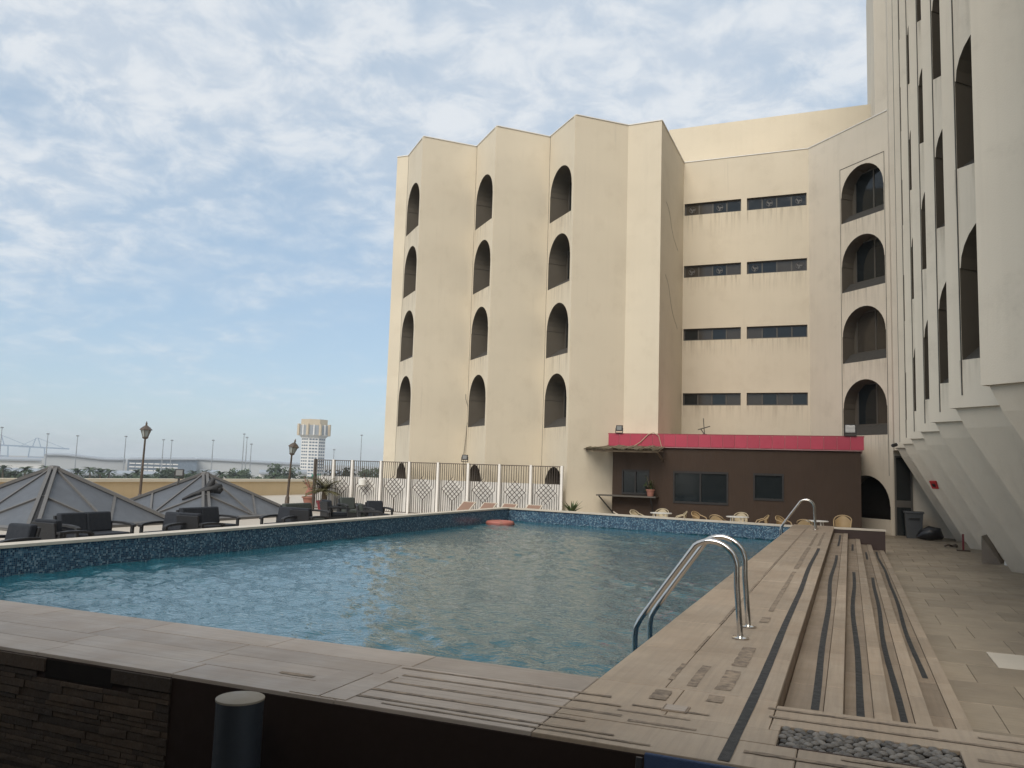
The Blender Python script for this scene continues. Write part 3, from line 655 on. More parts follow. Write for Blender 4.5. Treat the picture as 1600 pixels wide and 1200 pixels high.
# leaning base, one folded pair of faces per bay
zb_, dx = 3.2, 1.92
for k, yk in enumerate(RY):
    y1 = RY[k + 1] if k + 1 < len(RY) else yk - 3.5; e = .09
    b = MB(); T = [(XR + e, yk), (XV + e, yk - 1.75), (XR + e, y1)]; F_ = [(XR + dx, yk), (XV + dx, yk - 1.75), (XR + dx, y1)]
    prof = [(0, 1.0), (.12, .9), (1.0, 0.)]
    for (ta, fa), (tb_, fb_) in zip(zip(T, F_), list(zip(T, F_))[1:]):
        for (s0, h0), (s1, h1) in zip(prof, prof[1:]):
            pt = lambda t0, f0, s_, h_: (t0[0] + (f0[0] - t0[0]) * s_ * (1 if s_ != .12 else .62), t0[1], zb_ * h_ - (.02 if h_ == 0 else 0))
            b.quad(pt(ta, fa, s1, h1), pt(tb_, fb_, s1, h1), pt(tb_, fb_, s0, h0), pt(ta, fa, s0, h0))
    b.build('leaning_base', 'stucco_pale', hw)
    # underside lip of the bay above
    MB().quad((XR, yk, zb_), (XR + e + .01, yk, zb_), (XV + e + .01, yk - 1.75, zb_), (XV, yk - 1.75, zb_)).build('bay_soffit', 'stucco_pale', hw)
# set back end of the leaning base, and the wall and door behind it
MB().add([(XR + .12, 33.8, 3.2), (XR + .12, 32.7, 3.2), (XR + dx + .12, 32.7, 0), (XR + dx + .12, 33.8, 0)], [(0, 1, 2, 3)]).build('leaning_base', 'stucco_shaded', hw)  # dark stucco paints the deeper shade of this strip
MB().box(AW1[0] - .02, XV + 3, 33.9, 34.1, 0, 3.2).build('rear_passage_wall', 'stucco_pale', hw)
MB().box(AW1[0], XV, 32.7, 33.82, 3.12, 3.2).build('passage_soffit', 'stucco_pale', hw)
dframe = MB(); 
for a in ((1.56, 1.62, 0, 2.95), (2.10, 2.16, 0, 2.95)): dframe.box(a[0], a[1], 33.84, 33.9, a[2], a[3])
dframe.box(1.62, 2.10, 33.84, 33.9, 2.89, 2.95); dframe.box(1.62, 2.10, 33.84, 33.9, 1.05, 1.3)
dd = dframe.build('door', 'frame_grey', hw)
for za, zb2 in ((.02, 1.05), (1.3, 2.89)): MB().box(1.62, 2.10, 33.87, 33.895, za, zb2).build('pane', 'glass_dark', dd)
# triangular opening and pale buttress at the foot of a bay
MB().add([(3.08, 24.0, .68), (3.07, 24.0, .0), (3.50, 24.0, .0), (3.38, 25.2, .68), (3.4, 25.6, .0), (3.7, 25.0, 0)], [(0, 1, 2), (0, 3, 4, 1), (0, 2, 5, 3)]).build('foot_opening', 'near_tile', hw)
MB().add([(3.57, 23.9, .55), (3.55, 23.9, 0), (4.0, 23.6, 0), (3.9, 24.9, .55), (3.9, 24.9, 0), (4.3, 24.6, 0)], [(0, 1, 2), (0, 3, 4, 1), (0, 2, 5, 3)]).build('foot_buttress', 'white_paint', hw)

# ================================================================== BAR
BY = 31.2
bar = empty('pool_bar', (-4, 31.5, 0), 'low dark brown pool bar with red tiled fascia', 'building')
wins = [(-8.13, -7.1, 1.2, 2.12), (-6.14, -4.15, .95, 2.12), (-3.22, -2.2, 1.18, 2.12)]
b = MB(); xs = sorted({-8.53, .38, *[w[0] for w in wins], *[w[1] for w in wins]}); zsx = sorted({0, 3.05, *[w[2] for w in wins], *[w[3] for w in wins]})
for xa, xb in zip(xs, xs[1:]):
    for za, zb2 in zip(zsx, zsx[1:]):
        if any(w[0] <= xa and xb <= w[1] and w[2] <= za and zb2 <= w[3] for w in wins): continue
        b.quad((xa, BY, za), (xb, BY, za), (xb, BY, zb2), (xa, BY, zb2))
b.quad((-8.53, BY + .8, 0), (-8.53, BY, 0), (-8.53, BY, 3.05), (-8.53, BY + .8, 3.05)); b.quad((.38, BY, 0), (.38, 35, 0), (.38, 35, 3.05), (.38, BY, 3.05))
b.build('wall', 'bar_cladding', bar)
for wi, (xa, xb, za, zb2) in enumerate(wins):
    fr = MB(); t_ = .06
    fr.box(xa - .02, xb + .02, BY - .03, BY + .06, za - .02, za + t_); fr.box(xa - .02, xb + .02, BY - .03, BY + .06, zb2 - t_, zb2 + .02)
    ms = [xa - .02, xb - t_ + .02] + ([(xa + xb) / 2 - t_ / 2] if wi < 2 else [])
    for x in ms: fr.box(x, x + t_, BY - .03, BY + .06, za + t_, zb2 - t_)
    w = fr.build('window', 'frame_dark', bar)
    px = sorted(ms + [xb - t_ + .02])
    if wi < 2: sp_ = [(xa + t_ - .02, (xa + xb) / 2 - t_ / 2), ((xa + xb) / 2 + t_ / 2, xb - t_ + .02)]
    else: sp_ = [(xa + t_ - .02, xb - t_ + .02)]
    for a, c in sp_: MB().quad((a, BY + .03, za + t_), (c, BY + .03, za + t_), (c, BY + .03, zb2 - t_), (a, BY + .03, zb2 - t_)).build('pane', 'glass_dark', w)
MB().box(-8.64, .44, BY - .1, 34.5, 3.0, 3.46).build('roof', 'joint_pink', bar)
nP = 21; w_ = (.49 + 8.69) / nP
for i in range(nP):
    MB().box(-8.69 + i * w_ + .006, -8.69 + (i + 1) * w_ - .006, BY - .13 + random.uniform(-.004, .004), BY - .1, 3.04, 3.49).build('fascia_panel', 'bar_red', bar, bevel=.004)
MB().box(-8.7, .5, BY - .12, BY - .02, 3.49, 3.53).build('roof_trim', 'bar_edge', bar)
sh = MB().box(-9.0, -6.7, BY - .62, BY, 1.1, 1.15); cnt = sh.build('counter', 'frame_grey', bar)
for p_, q_ in (((-8.9, BY - .58, 1.1), (-8.45, BY - .1, .45)), ((-6.9, BY - .58, 1.1), (-6.9, BY - .03, .5))): MB().beam(p_, q_, .04).build('bracket', 'frame_dark', cnt)
MB().tube([(-8.45, BY - .1, .5), (-8.1, BY - .15, .33), (-7.6, BY - .3, .2)], .025, 6).build('hose', 'coping', cnt)
# reed awning resting on the bar
aw = empty('reed_awning', (-8.2, 30.7, 2.9), 'weathered reed mat awning over the bar corner', 'awning')
rb = MB()
for i in range(150):
    x = -9.6 + i * .021 + random.uniform(-.01, .01); y0 = BY - 1.25 + random.uniform(-.1, .1); zt = 2.93 + .02 * math.sin(i * .21) + random.uniform(-.02, .02)
    if i < 26: y0 = BY - .35 - i * .034 + random.uniform(-.06, .06)
    rb.tube([(x, BY + (.6 if x < -8.7 else -.14), zt + .11), (x + random.uniform(-.03, .03), y0, zt - .04 + random.uniform(-.02, .02))], random.uniform(.009, .015), 4, False)
rb.build('reed_mat', 'reed', aw, kind='stuff')
pb = MB(); pb.beam((-9.55, BY - .3, 2.86), (-6.5, BY - .3, 2.86), .05); pb.beam((-9.0, BY - 1.1, 2.80), (-6.5, BY - 1.1, 2.80), .045); pb.beam((-6.55, BY - 1.1, 2.8), (-6.55, BY - .02, 2.5), .05); pb.build('support_poles', 'bark', aw)
hs_ = MB().tube([(-7.75, BY - .16, 2.98), (-7.4, BY - .17, 3.2), (-7.1, BY - .17, 3.5), (-6.9, BY - .17, 3.57), (-6.7, BY - .17, 3.45), (-6.58, BY - .17, 3.0)], .014, 6)
tag(hs_.build('garden_hose', 'bamboo_pale', None, True), 'pale hose looped up over the red fascia', 'hose')
ant = empty('roof_antenna', (-5.05, 31.6, 3.5), 'small bent antenna standing on the bar roof', 'antenna')
a_ = MB(); a_.beam((-5.05, 31.5, 3.46), (-5.1, 31.5, 4.15), .025); a_.beam((-5.3, 31.5, 3.72), (-4.85, 31.5, 3.85), .03); a_.beam((-5.0, 31.5, 3.46), (-5.2, 31.5, 3.75), .03); a_.build('mast', 'frame_dark', ant)
MB().box(-5.12, -4.98, 31.42, 31.58, 3.46, 3.56).build('base', 'frame_dark', ant)

def floodlight(x, y, z, label, w=.26, rz=0., tilt=.15, postz=None):
    r = empty('floodlight', (x, y, z), label, 'floodlight', 'floodlights')
    r.rotation_euler = (0, 0, rz)
    def lb(b, nm, m):
        o = b.build(nm, m, None, keep=True); o.parent = r; o.location = (0, 0, 0); return o
    hz = w * .85; B_ = MB(); B_.box(-w / 2, w / 2, 0, .06, .08, .08 + hz); 
    lb(B_, 'housing', 'frame_dark')
    lb(MB().box(-w / 2 + .035, w / 2 - .035, -.008, -.002, .11, .05 + hz), 'lens', 'flood_glass')
    c_ = MB(); c_.box(-w / 2 - .02, -w / 2, .01, .05, 0, .2); c_.box(w / 2, w / 2 + .02, .01, .05, 0, .2); c_.box(-w / 2, w / 2, .01, .05, -.01, .015)
    if postz is not None: c_.box(-.03, .03, 0, .06, postz, 0)
    lb(c_, 'bracket', 'frame_dark'); r.rotation_euler = (-tilt, 0, rz)
floodlight(-8.25, 31.0, 3.54, 'floodlight on the bar roof above the reed awning', .26)
floodlight(.05, 31.0, 3.54, 'floodlight at the right end of the bar roof', .38)

# ================================================================== FENCE
FY = 30.0
fe = empty('metal_fence', (-16, FY, 0), 'white framed metal fence with diamond lattice panels', 'fence')
posts = [-21.55, -20.6, -19.65, -18.23, -16.87, -15.53, -14.17, -12.8, -11.47, -10.2]; zt = 2.17
for i, x in enumerate(posts):
    MB().box(x - .045, x + .045, FY - .05, FY + .05, 0, zt + .02).build('post', 'fence_post' if i else 'fence_bar', fe)
for x0, x1 in zip(posts, posts[1:]):
    b = MB(); c = (x0 + x1) / 2; wd = x1 - x0 - .1; n_ = int(wd / .095); a = min(.5, wd / 2 - .05); zc = 1.12; r = .009
    b.box(x0 + .05, x1 - .05, FY - .02, FY + .02, zt - .03, zt); b.box(x0 + .05, x1 - .05, FY - .02, FY + .02, .08, .11)
    for j in range(n_):
        x = -wd / 2 + (j + .5) * wd / n_
        if abs(x) >= a: path = [(x, zt), (x, .1)]
        else:
            z0_ = a - abs(x); sx = 1 if x < 0 else -1; x2 = x + sx * a
            path = [(x, zt), (x, zc + z0_), (x2, zc + z0_ - a), (x2, .1)]
        for (xa, za), (xb, zb2) in zip(path, path[1:]): b.beam((c + xa, FY, za), (c + xb, FY, zb2), .02, .02, (0, 1, 0))
    b.build('lattice_panel', 'fence_bar', fe)
tag(MB().box(-21.6, -10.25, FY + .2, FY + .3, 0, 1.47).build('low_wall', 'white_paint'), 'low white wall behind the lattice fence', 'wall')
lw = empty('wall_lamp', (-19.0, 29.85, 1.0), 'small cream lamp shade hung on the lattice fence', 'lamp')
MB().lathe((-19.0, FY - .18, 1.1), [(.09, 0), (.17, .05), (.17, .28), (.08, .33)], 14).build('shade', 'white_plastic', lw, True)
MB().box(-19.04, -18.96, FY - .16, FY - .02, 1.38, 1.42).build('arm', 'fence_bar', lw)
floodlight(-14.35, 29.98, 2.25, 'tilted floodlight on top of the lattice fence', .24, .2)

# ================================================================== PARAPET, SKYLIGHTS, LAMPS
par = empty('parapet_wall', (-32.6, 40, 0), 'long beige parapet wall along the terrace edge', 'wall')
MB().box(-32.9, -32.5, 2, 60, -.1, .82).build('wall', 'parapet', par); MB().box(-32.98, -32.42, 2, 60, .82, .97).build('capping', 'stucco', par)
def skylight(cx_, cy_, s, apex, label):
    r = empty('pyramid_skylight', (cx_, cy_, 0), label, 'skylight', 'pyramid skylights')
    A = V(cx_, cy_, apex); C4 = [V(cx_ + s * a, cy_ + s * b_, .06) for a, b_ in ((1, -1), (1, 1), (-1, 1), (-1, -1))]
    k = MB(); k.box(cx_ - s - .1, cx_ + s + .1, cy_ - s - .1, cy_ + s + .1, 0, .06); k.build('kerb', 'sky_rib', r)
    for i in range(4):
        P0, P1 = C4[i], C4[(i + 1) % 4]; nrm = (P1 - P0).cross(A - P0).normalized(); B_ = (P0 + P1) / 2; M1, M2 = P0.lerp(A, .5), P1.lerp(A, .5)
        for tri in ((A, M1, B_), (A, B_, M2), (M1, P0, B_), (M2, B_, P1)):
            c = (tri[0] + tri[1] + tri[2]) / 3; t3 = [p.lerp(c, .015) for p in tri]; 
            off = nrm * random.uniform(-.008, .008)
            MB().add([p + off for p in t3] + [p + off - nrm * .02 for p in t3], [(0, 1, 2), (0, 3, 4, 1), (1, 4, 5, 2), (2, 5, 3, 0)]).build('pane', 'sky_pane', r)
        for a, b_ in ((A, B_), (M1, B_), (M2, B_)):
            MB().beam(a + nrm * .015, b_ + nrm * .015, .07, .07, nrm).build('rib', 'sky_rib', r)
        MB().beam(P0 + nrm * .01, P1 + nrm * .01, .1, .08, nrm).build('base_rail', 'sky_rib', r)
        d_ = (P1 - P0).normalized(); hn = (P0 - V(cx_, cy_, .06)).normalized() + V(0, 0, 1); sd_ = (A - P0).cross(hn).normalized()
        for q in (-.11, .11): MB().beam(P0 + sd_ * q + hn * .02, A + sd_ * q * .6 + hn * .02, .09, .09, hn).build('hip_rib', 'sky_rib', r)
        MB().beam(P0 + hn * .0, A + hn * .0, .13, .05, hn).build('hip_cap', 'frame_dark', r)
    MB().lathe(A - V(0, 0, .06), [(.2, 0), (.16, .1), (.05, .13)], 8).build('apex_cap', 'sky_rib', r)
skylight(-21.75, 17.4, 2.4, 1.62, 'grey pyramid skylight at the left edge of the terrace')
skylight(-21.75, 23.6, 2.4, 1.5, 'grey pyramid skylight with a dark bundle on its front hip')
# dark bundle lying on the second skylight
bd = MB(); c0 = V(-20.75, 22.55, 1.0)
tn = V(.62, .72, .05)
for pts, rad in (([(-.35, 0, -.28), (-.15, .05, -.12), (.15, 0, -.02), (.4, .0, .02), (.6, 0, .1)], [.03, .1, .15, .17, .06]), ([(.1, 0, .0), (.22, .0, .18), (.3, 0, .33)], [.1, .13, .06]), ([(-.75, 0, -.35), (-.45, 0, -.22), (-.1, 0, -.1)], [.03, .07, .09]), ([(.3, 0, -.08), (.5, 0, -.05), (.62, 0, 0)], [.1, .16, .08])):
    bd.tube([c0 + tn * p[0] + V(.25, -.25, .0) * p[1] + V(.1, -.1, 1) * p[2] for p in pts], rad, 9)
o = bd.build('dark_bundle', 'rattan_dark', None, True); tag(o, 'dark crumpled bundle lying on a pyramid skylight', 'bundle')
floodlight(-22.3, 22.9, 1.3, 'floodlight standing beside the apex of a skylight', .3, .5, postz=-1.3)

def street_lamp(x, y, hgt, lean, tilt, label):
    r = empty('lamp_post', (x, y, 0), label, 'lamp post', 'lamp posts on the terrace')
    def lb(b, nm, m, par_=None, sm=True):
        o = b.build(nm, m, None, smooth=sm, keep=True); o.parent = par_ or r; return o
    hh = hgt - .62
    lb(MB().lathe((0, 0, 0), [(.13, 0), (.13, .08), (.1, .12), (.09, .5), (.07, .56)], 12), 'base', 'lamp_iron')
    lb(MB().lathe((0, 0, .5), [(.055, 0), (.05, hh * .35), (.058, hh * .36), (.042, hh * .4), (.036, hh - .55), (.05, hh - .53), (.03, hh - .5)], 10), 'pole', 'lamp_iron')
    head = bpy.data.objects.new('lantern', None); COL.objects.link(head); head.parent = r; head.location = (0, 0, hh); head.rotation_euler = (0, tilt, 0)
    lb(MB().lathe((0, 0, .05), [(.1, 0), (.19, .27)], 6), 'lantern_glass', 'lamp_glass', head, False)
    c_ = MB(); c_.lathe((0, 0, 0), [(.04, -.05), (.12, .0), (.12, .05)], 6)
    for k in range(6):
        a = k * math.pi / 3; c_.beam((.102 * math.cos(a), .102 * math.sin(a), .05), (.195 * math.cos(a), .195 * math.sin(a), .32), .02)
    lb(c_, 'lantern_cage', 'lamp_iron', head, False)
    lb(MB().lathe((0, 0, .32), [(.25, 0), (.24, .03), (.15, .12), (.06, .18), (.03, .22), (.045, .25), (.008, .36)], 6), 'lantern_cap', 'lamp_iron', head, False)
    r.rotation_euler = (0, lean, 0); return r
street_lamp(-26.4, 25.1, 3.42, .02, 0, 'iron lamp post with upright lantern standing between the two skylights')
street_lamp(-22.3, 29.15, 2.98, .05, .18, 'iron lamp post with tilted lantern near the fence end')

# ================================================================== POOLSIDE THINGS
def rail_path(y, far=False):
    x_b = -.83; pts = [(x_b, y, DECK), (x_b, y, 1.12)]
    # hoop: up from the deck, over, then slope down into the water
    c = (-1.0, y, 1.2); pts = [(x_b, y, DECK), (x_b - .03, y, 1.1)]
    for a in np.linspace(5, 128, 14): pts.append((-1.07 + .21 * math.cos(math.radians(a)), y, 1.225 + .21 * math.sin(math.radians(a))))
    pts += [(-1.62, y, .80), (-1.66, y, .74), (-1.69, y, .68), (-1.70, y, .60), (-1.70, y, .1)]
    return pts
def ladder(y0, y1, label):
    r = empty('pool_ladder', (-1.2, (y0 + y1) / 2, DECK), label, 'ladder', 'pool ladders')
    for y in (y0, y1):
        MB().tube(rail_path(y), .024, 12).build('handrail', 'steel', r, True)
        MB().lathe((-.83, y, DECK + .004), [(.068, 0), (.068, .008), (.03, .02)], 18).build('flange', 'steel', r, True)
    for z in (.05, -.2): MB().box(-1.78, -1.66, y0, y1, z - .015, z + .015).build('rung', 'steel', r)
ladder(7.03, 7.6, 'stainless steel pool ladder nearest to the camera'); ladder(23.0, 23.55, 'stainless steel pool ladder at the far corner of the pool')
fl = MB(); R_ = .38
fl.tube([(-10.4 + R_ * math.cos(a), 24.55 + R_ * math.sin(a), WATER + .04) for a in np.linspace(0, 2 * math.pi, 25)], .085, 8, False)
fo = fl.build('ring_float', 'float_red', None, True); fo['label'] = 'faded red ring float drifting by the far pool corner'; fo['category'] = 'float'
fb = MB()
for a in (0.4, 2, 3.6, 5.2): fb.tube([(-10.4 + R_ * math.cos(a + q), 24.55 + R_ * math.sin(a + q), WATER + .04) for q in (-.1, 0, .1)], .089, 8, False)
fb.build('band', 'terracotta', fo, True)

# bamboo chairs and white tables at the bar
def bamboo_chair(m):
    r = bpy.data.objects.new('bamboo_chair', None); COL.objects.link(r)
    def lb(b, nm, mm_): o = b.build(nm, mm_, None, True, keep=True); o.parent = r
    for x in (-.22, .22):
        for y in (-.2, .2): lb(MB().tube([(x, y, 0), (x * .98, y, .42)], .017, 6), 'leg', m)
    lb(MB().tube([(.25 * math.cos(a), .23 * math.sin(a), .43) for a in np.linspace(0, 2 * math.pi, 21)], .02, 6, False).poly([(.24 * math.cos(a), .22 * math.sin(a), .445) for a in np.linspace(0, 2 * math.pi, 20, False)]), 'seat', m)
    hoop = [(-.26, -.22, .43), (-.28, -.1, .62), (-.28, .08, .68)] + [(.28 * math.cos(a), .14 + .14 * math.sin(a), .68 + .16 * math.sin(a)) for a in np.linspace(math.pi * .97, .03 * math.pi, 12)] + [(.28, .08, .68), (.28, -.1, .62), (.26, -.22, .43)]
    lb(MB().tube(hoop, .019, 7), 'arm_hoop', m)
    bk = MB(); n_ = 11
    grid = [[(-.25 + .5 * i / n_, .19 + .05 * math.sin(math.pi * i / n_), .45), (-.26 + .52 * i / n_, .16 + .12 * math.sin(math.pi * i / n_), .66 + .16 * math.sin(math.pi * i / n_))] for i in range(n_ + 1)]
    for g0, g1 in zip(grid, grid[1:]): bk.quad(g0[0], g1[0], g1[1], g0[1])
    lb(bk, 'backrest', m); return r
ch0, ch1 = bamboo_chair('bamboo'), bamboo_chair('bamboo_pale')
used = set()
CH = [(-6.7, 27.9, 1.2, 1, 'bamboo chair at the left bar table, back turned to the pool'), (-6.35, 29.9, -.15, 1, 'pale bamboo chair behind the left white table'), (-5.45, 28.8, -1.3, 1, 'bamboo chair right of the left white table'),
      (-4.8, 29.0, 1.15, 0, 'bamboo chair left of the middle white table'), (-3.95, 27.5, 2.8, 0, 'bamboo chair before the middle white table'), (-3.55, 29.9, -.1, 1, 'pale bamboo chair behind the middle white table'), (-2.75, 28.9, -1.3, 0, 'bamboo chair right of the middle white table'),
      (-2.0, 28.7, 1.1, 0, 'bamboo chair left of the right hand white table'), (-1.25, 27.3, 2.9, 0, 'low seen bamboo chair beside the far ladder'), (-.22, 29.6, -.05, 0, 'bamboo armchair standing alone at the right end of the bar')]
for x, y, a, k, lab in CH:
    src = (ch0, ch1)[k]
    if src in used: c = copy_tree(src)
    else: c = src; used.add(src)
    c.location = (x, y, 0.0); c.rotation_euler = (0, 0, a); s_ = .97 if 'alone' in lab else .88; c.scale = (s_,) * 3; tag(c, lab, 'chair', 'bamboo chairs at the pool bar')
def white_table(x, y, lab):
    r = empty('white_table', (x, y, 0), lab, 'table', 'white tables at the pool bar')
    MB().lathe((x, y, .62), [(.36, 0), (.38, .015), (.38, .03), (.36, .035)], 24).build('table_top', 'white_plastic', r, True)
    for k in range(4):
        a = k * math.pi / 2 + .6; MB().tube([(x + .3 * math.cos(a), y + .3 * math.sin(a), 0), (x + .24 * math.cos(a), y + .24 * math.sin(a), .62)], .02, 6).build('leg', 'white_plastic', r)
white_table(-6.1, 28.8, 'white table among the left group of bamboo chairs'); white_table(-3.5, 28.75, 'white table among the middle group of bamboo chairs'); white_table(-1.0, 28.6, 'white table beside the far pool ladder')

# sun loungers in front of the fence
def lounger(x, y, rz, lab):
    r = empty('sun_lounger', (x, y, 0), lab, 'sun lounger', 'sun loungers by the fence')
    def lb(b, nm, m): o = b.build(nm, m, None, keep=True); o.parent = r
    lb(MB().obox((-.3, -1.1, .3), (.6, 0, 0), (0, 1.3, 0), (0, 0, .03)), 'seat', 'lounger_mesh')
    lb(MB().obox((-.3, .2, .32), (.6, 0, 0), (0, .55, .42), (0, -.02, .02)), 'backrest', 'lounger_mesh')
    f = MB()
    for s_ in (-.33, .33): f.beam((s_, -1.12, .31), (s_, .2, .31), .05); f.beam((s_, .2, .31), (s_, .77, .76), .05)
    f.beam((-.33, .77, .76), (.33, .77, .76), .05); lb(f, 'frame', 'coping')
    for s_ in (-.3, .3):
        for y_ in (-1.0, .3): lb(MB().beam((s_, y_, 0), (s_, y_, .3), .04), 'leg', 'coping')
    r.rotation_euler = (0, 0, rz); r.scale = (.9, .9, .88)
for i, (x, lab) in enumerate(((-14.0, 'leftmost of the four brown sun loungers by the fence'), (-13.05, 'second from the left of the four brown sun loungers'), (-12.15, 'third from the left of the four brown sun loungers'), (-11.1, 'rightmost of the four brown sun loungers by the fence'))):
    lounger(x, 28.85 - .05 * i, -.25 + .05 * i, lab)

# dark rattan sofas and armchairs
def sofa(wid, m):
    r = bpy.data.objects.new('rattan_sofa' if wid > 1 else 'rattan_armchair', None); COL.objects.link(r); w = wid / 2   # front faces -Y
    def lb(b, nm, mm_, bev=.0): o = b.build(nm, mm_, None, keep=True, bevel=bev); o.parent = r; return o
    lb(MB().box(-w + .08, w - .08, -.36, .3, .14, .34), 'base', 'rattan_dark', .02)
    for s_ in (-1, 1):
        a = MB(); x0 = s_ * (w - .06)
        pts = [(-.38, .60), (-.3, .635), (-.1, .655), (.12, .66), (.34, .65)]
        for (ya, za), (yb, zb2) in zip(pts, pts[1:]): a.obox((x0 - .05, ya, za - .05), (.1, 0, 0), (0, yb - ya, zb2 - za), (0, 0, .05))
        a.box(x0 - .03, x0 + .03, -.36, -.30, 0, .58); a.box(x0 - .03, x0 + .03, .26, .32, 0, .6)
        lb(a, 'armrest', 'rattan_dark', .008)
    n_ = 2 if wid > 1 else 1; cw = (wid - .24) / n_
    for k in range(n_):
        xa = -w + .12 + k * cw
        lb(MB().box(xa + .005, xa + cw - .005, -.37, .18, .345, .46), 'seat_cushion', m, .03)
        lb(MB().obox((xa + .005, .14, .46), (cw - .01, 0, 0), (0, .14, .0), (0, .08, .39)), 'back_cushion', m, .03)
    lb(MB().obox((-w + .1, .26, .3), (wid - .2, 0, 0), (0, .05, 0), (0, .09, .50)), 'backrest', 'rattan_dark', .01)
    return r
protos = {(0, 0): sofa(.78, 'cushion_dark'), (1, 0): sofa(1.45, 'cushion_dark'), (0, 1): sofa(.78, 'cushion_green'), (1, 1): sofa(1.45, 'cushion_green')}
PI = math.pi; used = set()
SF = [(0, 0, -12.5, 9.25, 0.0, 'rattan armchair at the left picture edge facing away from the two seater'), (0, 0, -13.1, 10.75, PI, 'dark rattan armchair just left of the leftmost two seater sofa'),
      (1, 0, -14.1, 12.3, PI / 2, 'dark two seat rattan sofa in front of the left skylight'), (0, 0, -13.35, 13.45, 0.0, 'dark rattan armchair right of the leftmost two seater sofa'),
      (0, 0, -12.95, 14.0, PI, 'dark rattan armchair overlapping the middle two seater sofa'), (1, 0, -14.2, 15.6, PI / 2, 'dark two seat rattan sofa in front of the second skylight'),
      (0, 0, -13.3, 17.2, 0.0, 'dark rattan armchair at the right of the second skylight'), (0, 0, -12.85, 17.7, PI, 'navy rattan armchair before the grey green sofa'),
      (1, 1, -14.2, 19.4, PI / 2, 'grey green two seat rattan sofa below the tilted lamp post'), (0, 0, -15.2, 22.3, 2.6, 'dark rattan armchair in front of the potted palm'),
      (0, 1, -15.9, 24.3, 1.1, 'grey green rattan armchair with its back to the fence'), (0, 1, -13.15, 21.1, 2.2, 'grey green rattan armchair nearest the pool coping at the right end'), (0, 0, -13.95, 22.9, 1.0, 'rightmost black rattan armchair on the terrace')]
for tw, g_, x, y, a, lab in SF:
    src = protos[(tw, g_)]
    c = src if src not in used else copy_tree(src); used.add(src)
    c.location = (x, y, 0); c.rotation_euler = (0, 0, a); tag(c, lab, 'sofa' if tw else 'armchair', 'two seat rattan sofas on the terrace' if tw else 'rattan armchairs on the terrace')

# plants
def blade(b, base, d, ln, w, droop, n_=4):
    d = Vector(d).normalized(); side = d.cross(V(0, 0, 1)); side = side.normalized() if side.length > .01 else V(1, 0, 0); p = Vector(base); k = len(b.v)
    for i in range(n_ + 1):
        t_ = i / n_; ww = w * (math.sin(math.pi * min(1, .15 + .85 * t_)) + .05)
        b.v += [tuple(p - side * ww / 2), tuple(p + side * ww / 2)]
        p = p + (d + V(0, 0, -droop * t_)).normalized() * ln / n_
    b.f += [(k + 2 * i, k + 2 * i + 1, k + 2 * i + 3, k + 2 * i + 2) for i in range(n_)]
def frond(b, base, d, ln, droop, n_=9, lw=.02):
    d = Vector(d).normalized(); p = Vector(base)
    for i in range(n_):
        t_ = i / n_; dd_ = (d + V(0, 0, -droop * t_)).normalized(); q = p + dd_ * ln / n_; side = dd_.cross(V(0, 0, 1)).normalized()
        b.beam(p, q, .012)
        for s_ in (-1, 1): blade(b, q, dd_ * .6 + side * s_ + V(0, 0, -.1), ln * .32 * (1 - .6 * t_), lw * 1.6, .5, 2)
        p = q
def pot(b, x, y, z, r, hgt): b.lathe((x, y, z), [(r * .7, 0), (r * .95, hgt * .82), (r * 1.08, hgt * .82), (r * 1.08, hgt), (r * .92, hgt), (r * .88, hgt * .9)], 18)
pp = empty('potted_palm', (-20.45, 29.2, 0), 'bushy palm in a pot before the fence end', 'plant')
pb_ = MB(); pot(pb_, -20.45, 29.2, 0, .3, .45); pb_.build('pot', 'red_pot', pp, True)
MB().tube([(-20.45, 29.2, .4), (-20.45, 29.2, .85)], [.12, .09], 8).build('trunk', 'bark', pp)
cr = MB()
for i in range(60):
    a = random.uniform(0, 6.28); e_ = random.uniform(.0, 1.6); frond(cr, (-20.45, 29.2, .85), (math.cos(a), math.sin(a), e_), random.uniform(.55, .95), .75, lw=.045)
cr.build('crown', 'leaf_dry', pp)
p2 = empty('potted_shrub', (-22.6, 31.2, 0), 'sparse shrub in a terracotta bowl at the parapet', 'plant')
b = MB(); pot(b, -22.6, 31.2, .1, .34, .4); b.build('pot', 'terracotta', p2, True)
b = MB(); lf = MB()
b.lathe((-22.6, 31.2, .55), [(.24, 0), (.2, .2), (.08, .35)], 9)
for i in range(9):
    a = random.uniform(0, 6.28); t1 = V(-22.6 + .3 * math.cos(a), 31.2 + .3 * math.sin(a), random.uniform(1.05, 1.4)); b.tube([(-22.6, 31.2, .7), ((-22.6 + t1.x) / 2, (31.2 + t1.y) / 2, 1.0), t1], [.05, .03, .012], 5)
    for q in range(9): blade(lf, t1 + V(*[random.uniform(-.06, .06) for _ in range(3)]), (random.uniform(-1, 1), random.uniform(-1, 1), random.uniform(-.2, 1)), .16, .03, .5, 3)
b.build('trunk', 'terracotta', p2); lf.build('crown', 'leaf_dry', p2)
p3 = empty('cycad_plant', (-9.4, 28.9, 0), 'spiky green palm plant growing left of the bar counter', 'plant')
cr = MB()
for i in range(46):
    a = random.uniform(0, 6.28); e_ = random.uniform(.15, 2.2); blade(cr, (-9.4, 28.9, .45), (math.cos(a), math.sin(a), e_), random.uniform(.45, .68), .06, .5, 4)
cr.build('crown', 'leaf', p3); MB().tube([(-9.4, 28.9, 0), (-9.4, 28.9, .5)], [.1, .08], 8).build('trunk', 'bark', p3)
p4 = empty('counter_plant', (-6.95, 30.85, 1.15), 'leggy plant in a terracotta pot on the bar counter', 'plant')
b = MB(); pot(b, -6.95, 30.85, 1.15, .16, .26); b.build('pot', 'terracotta', p4, True)
b = MB(); lf = MB()
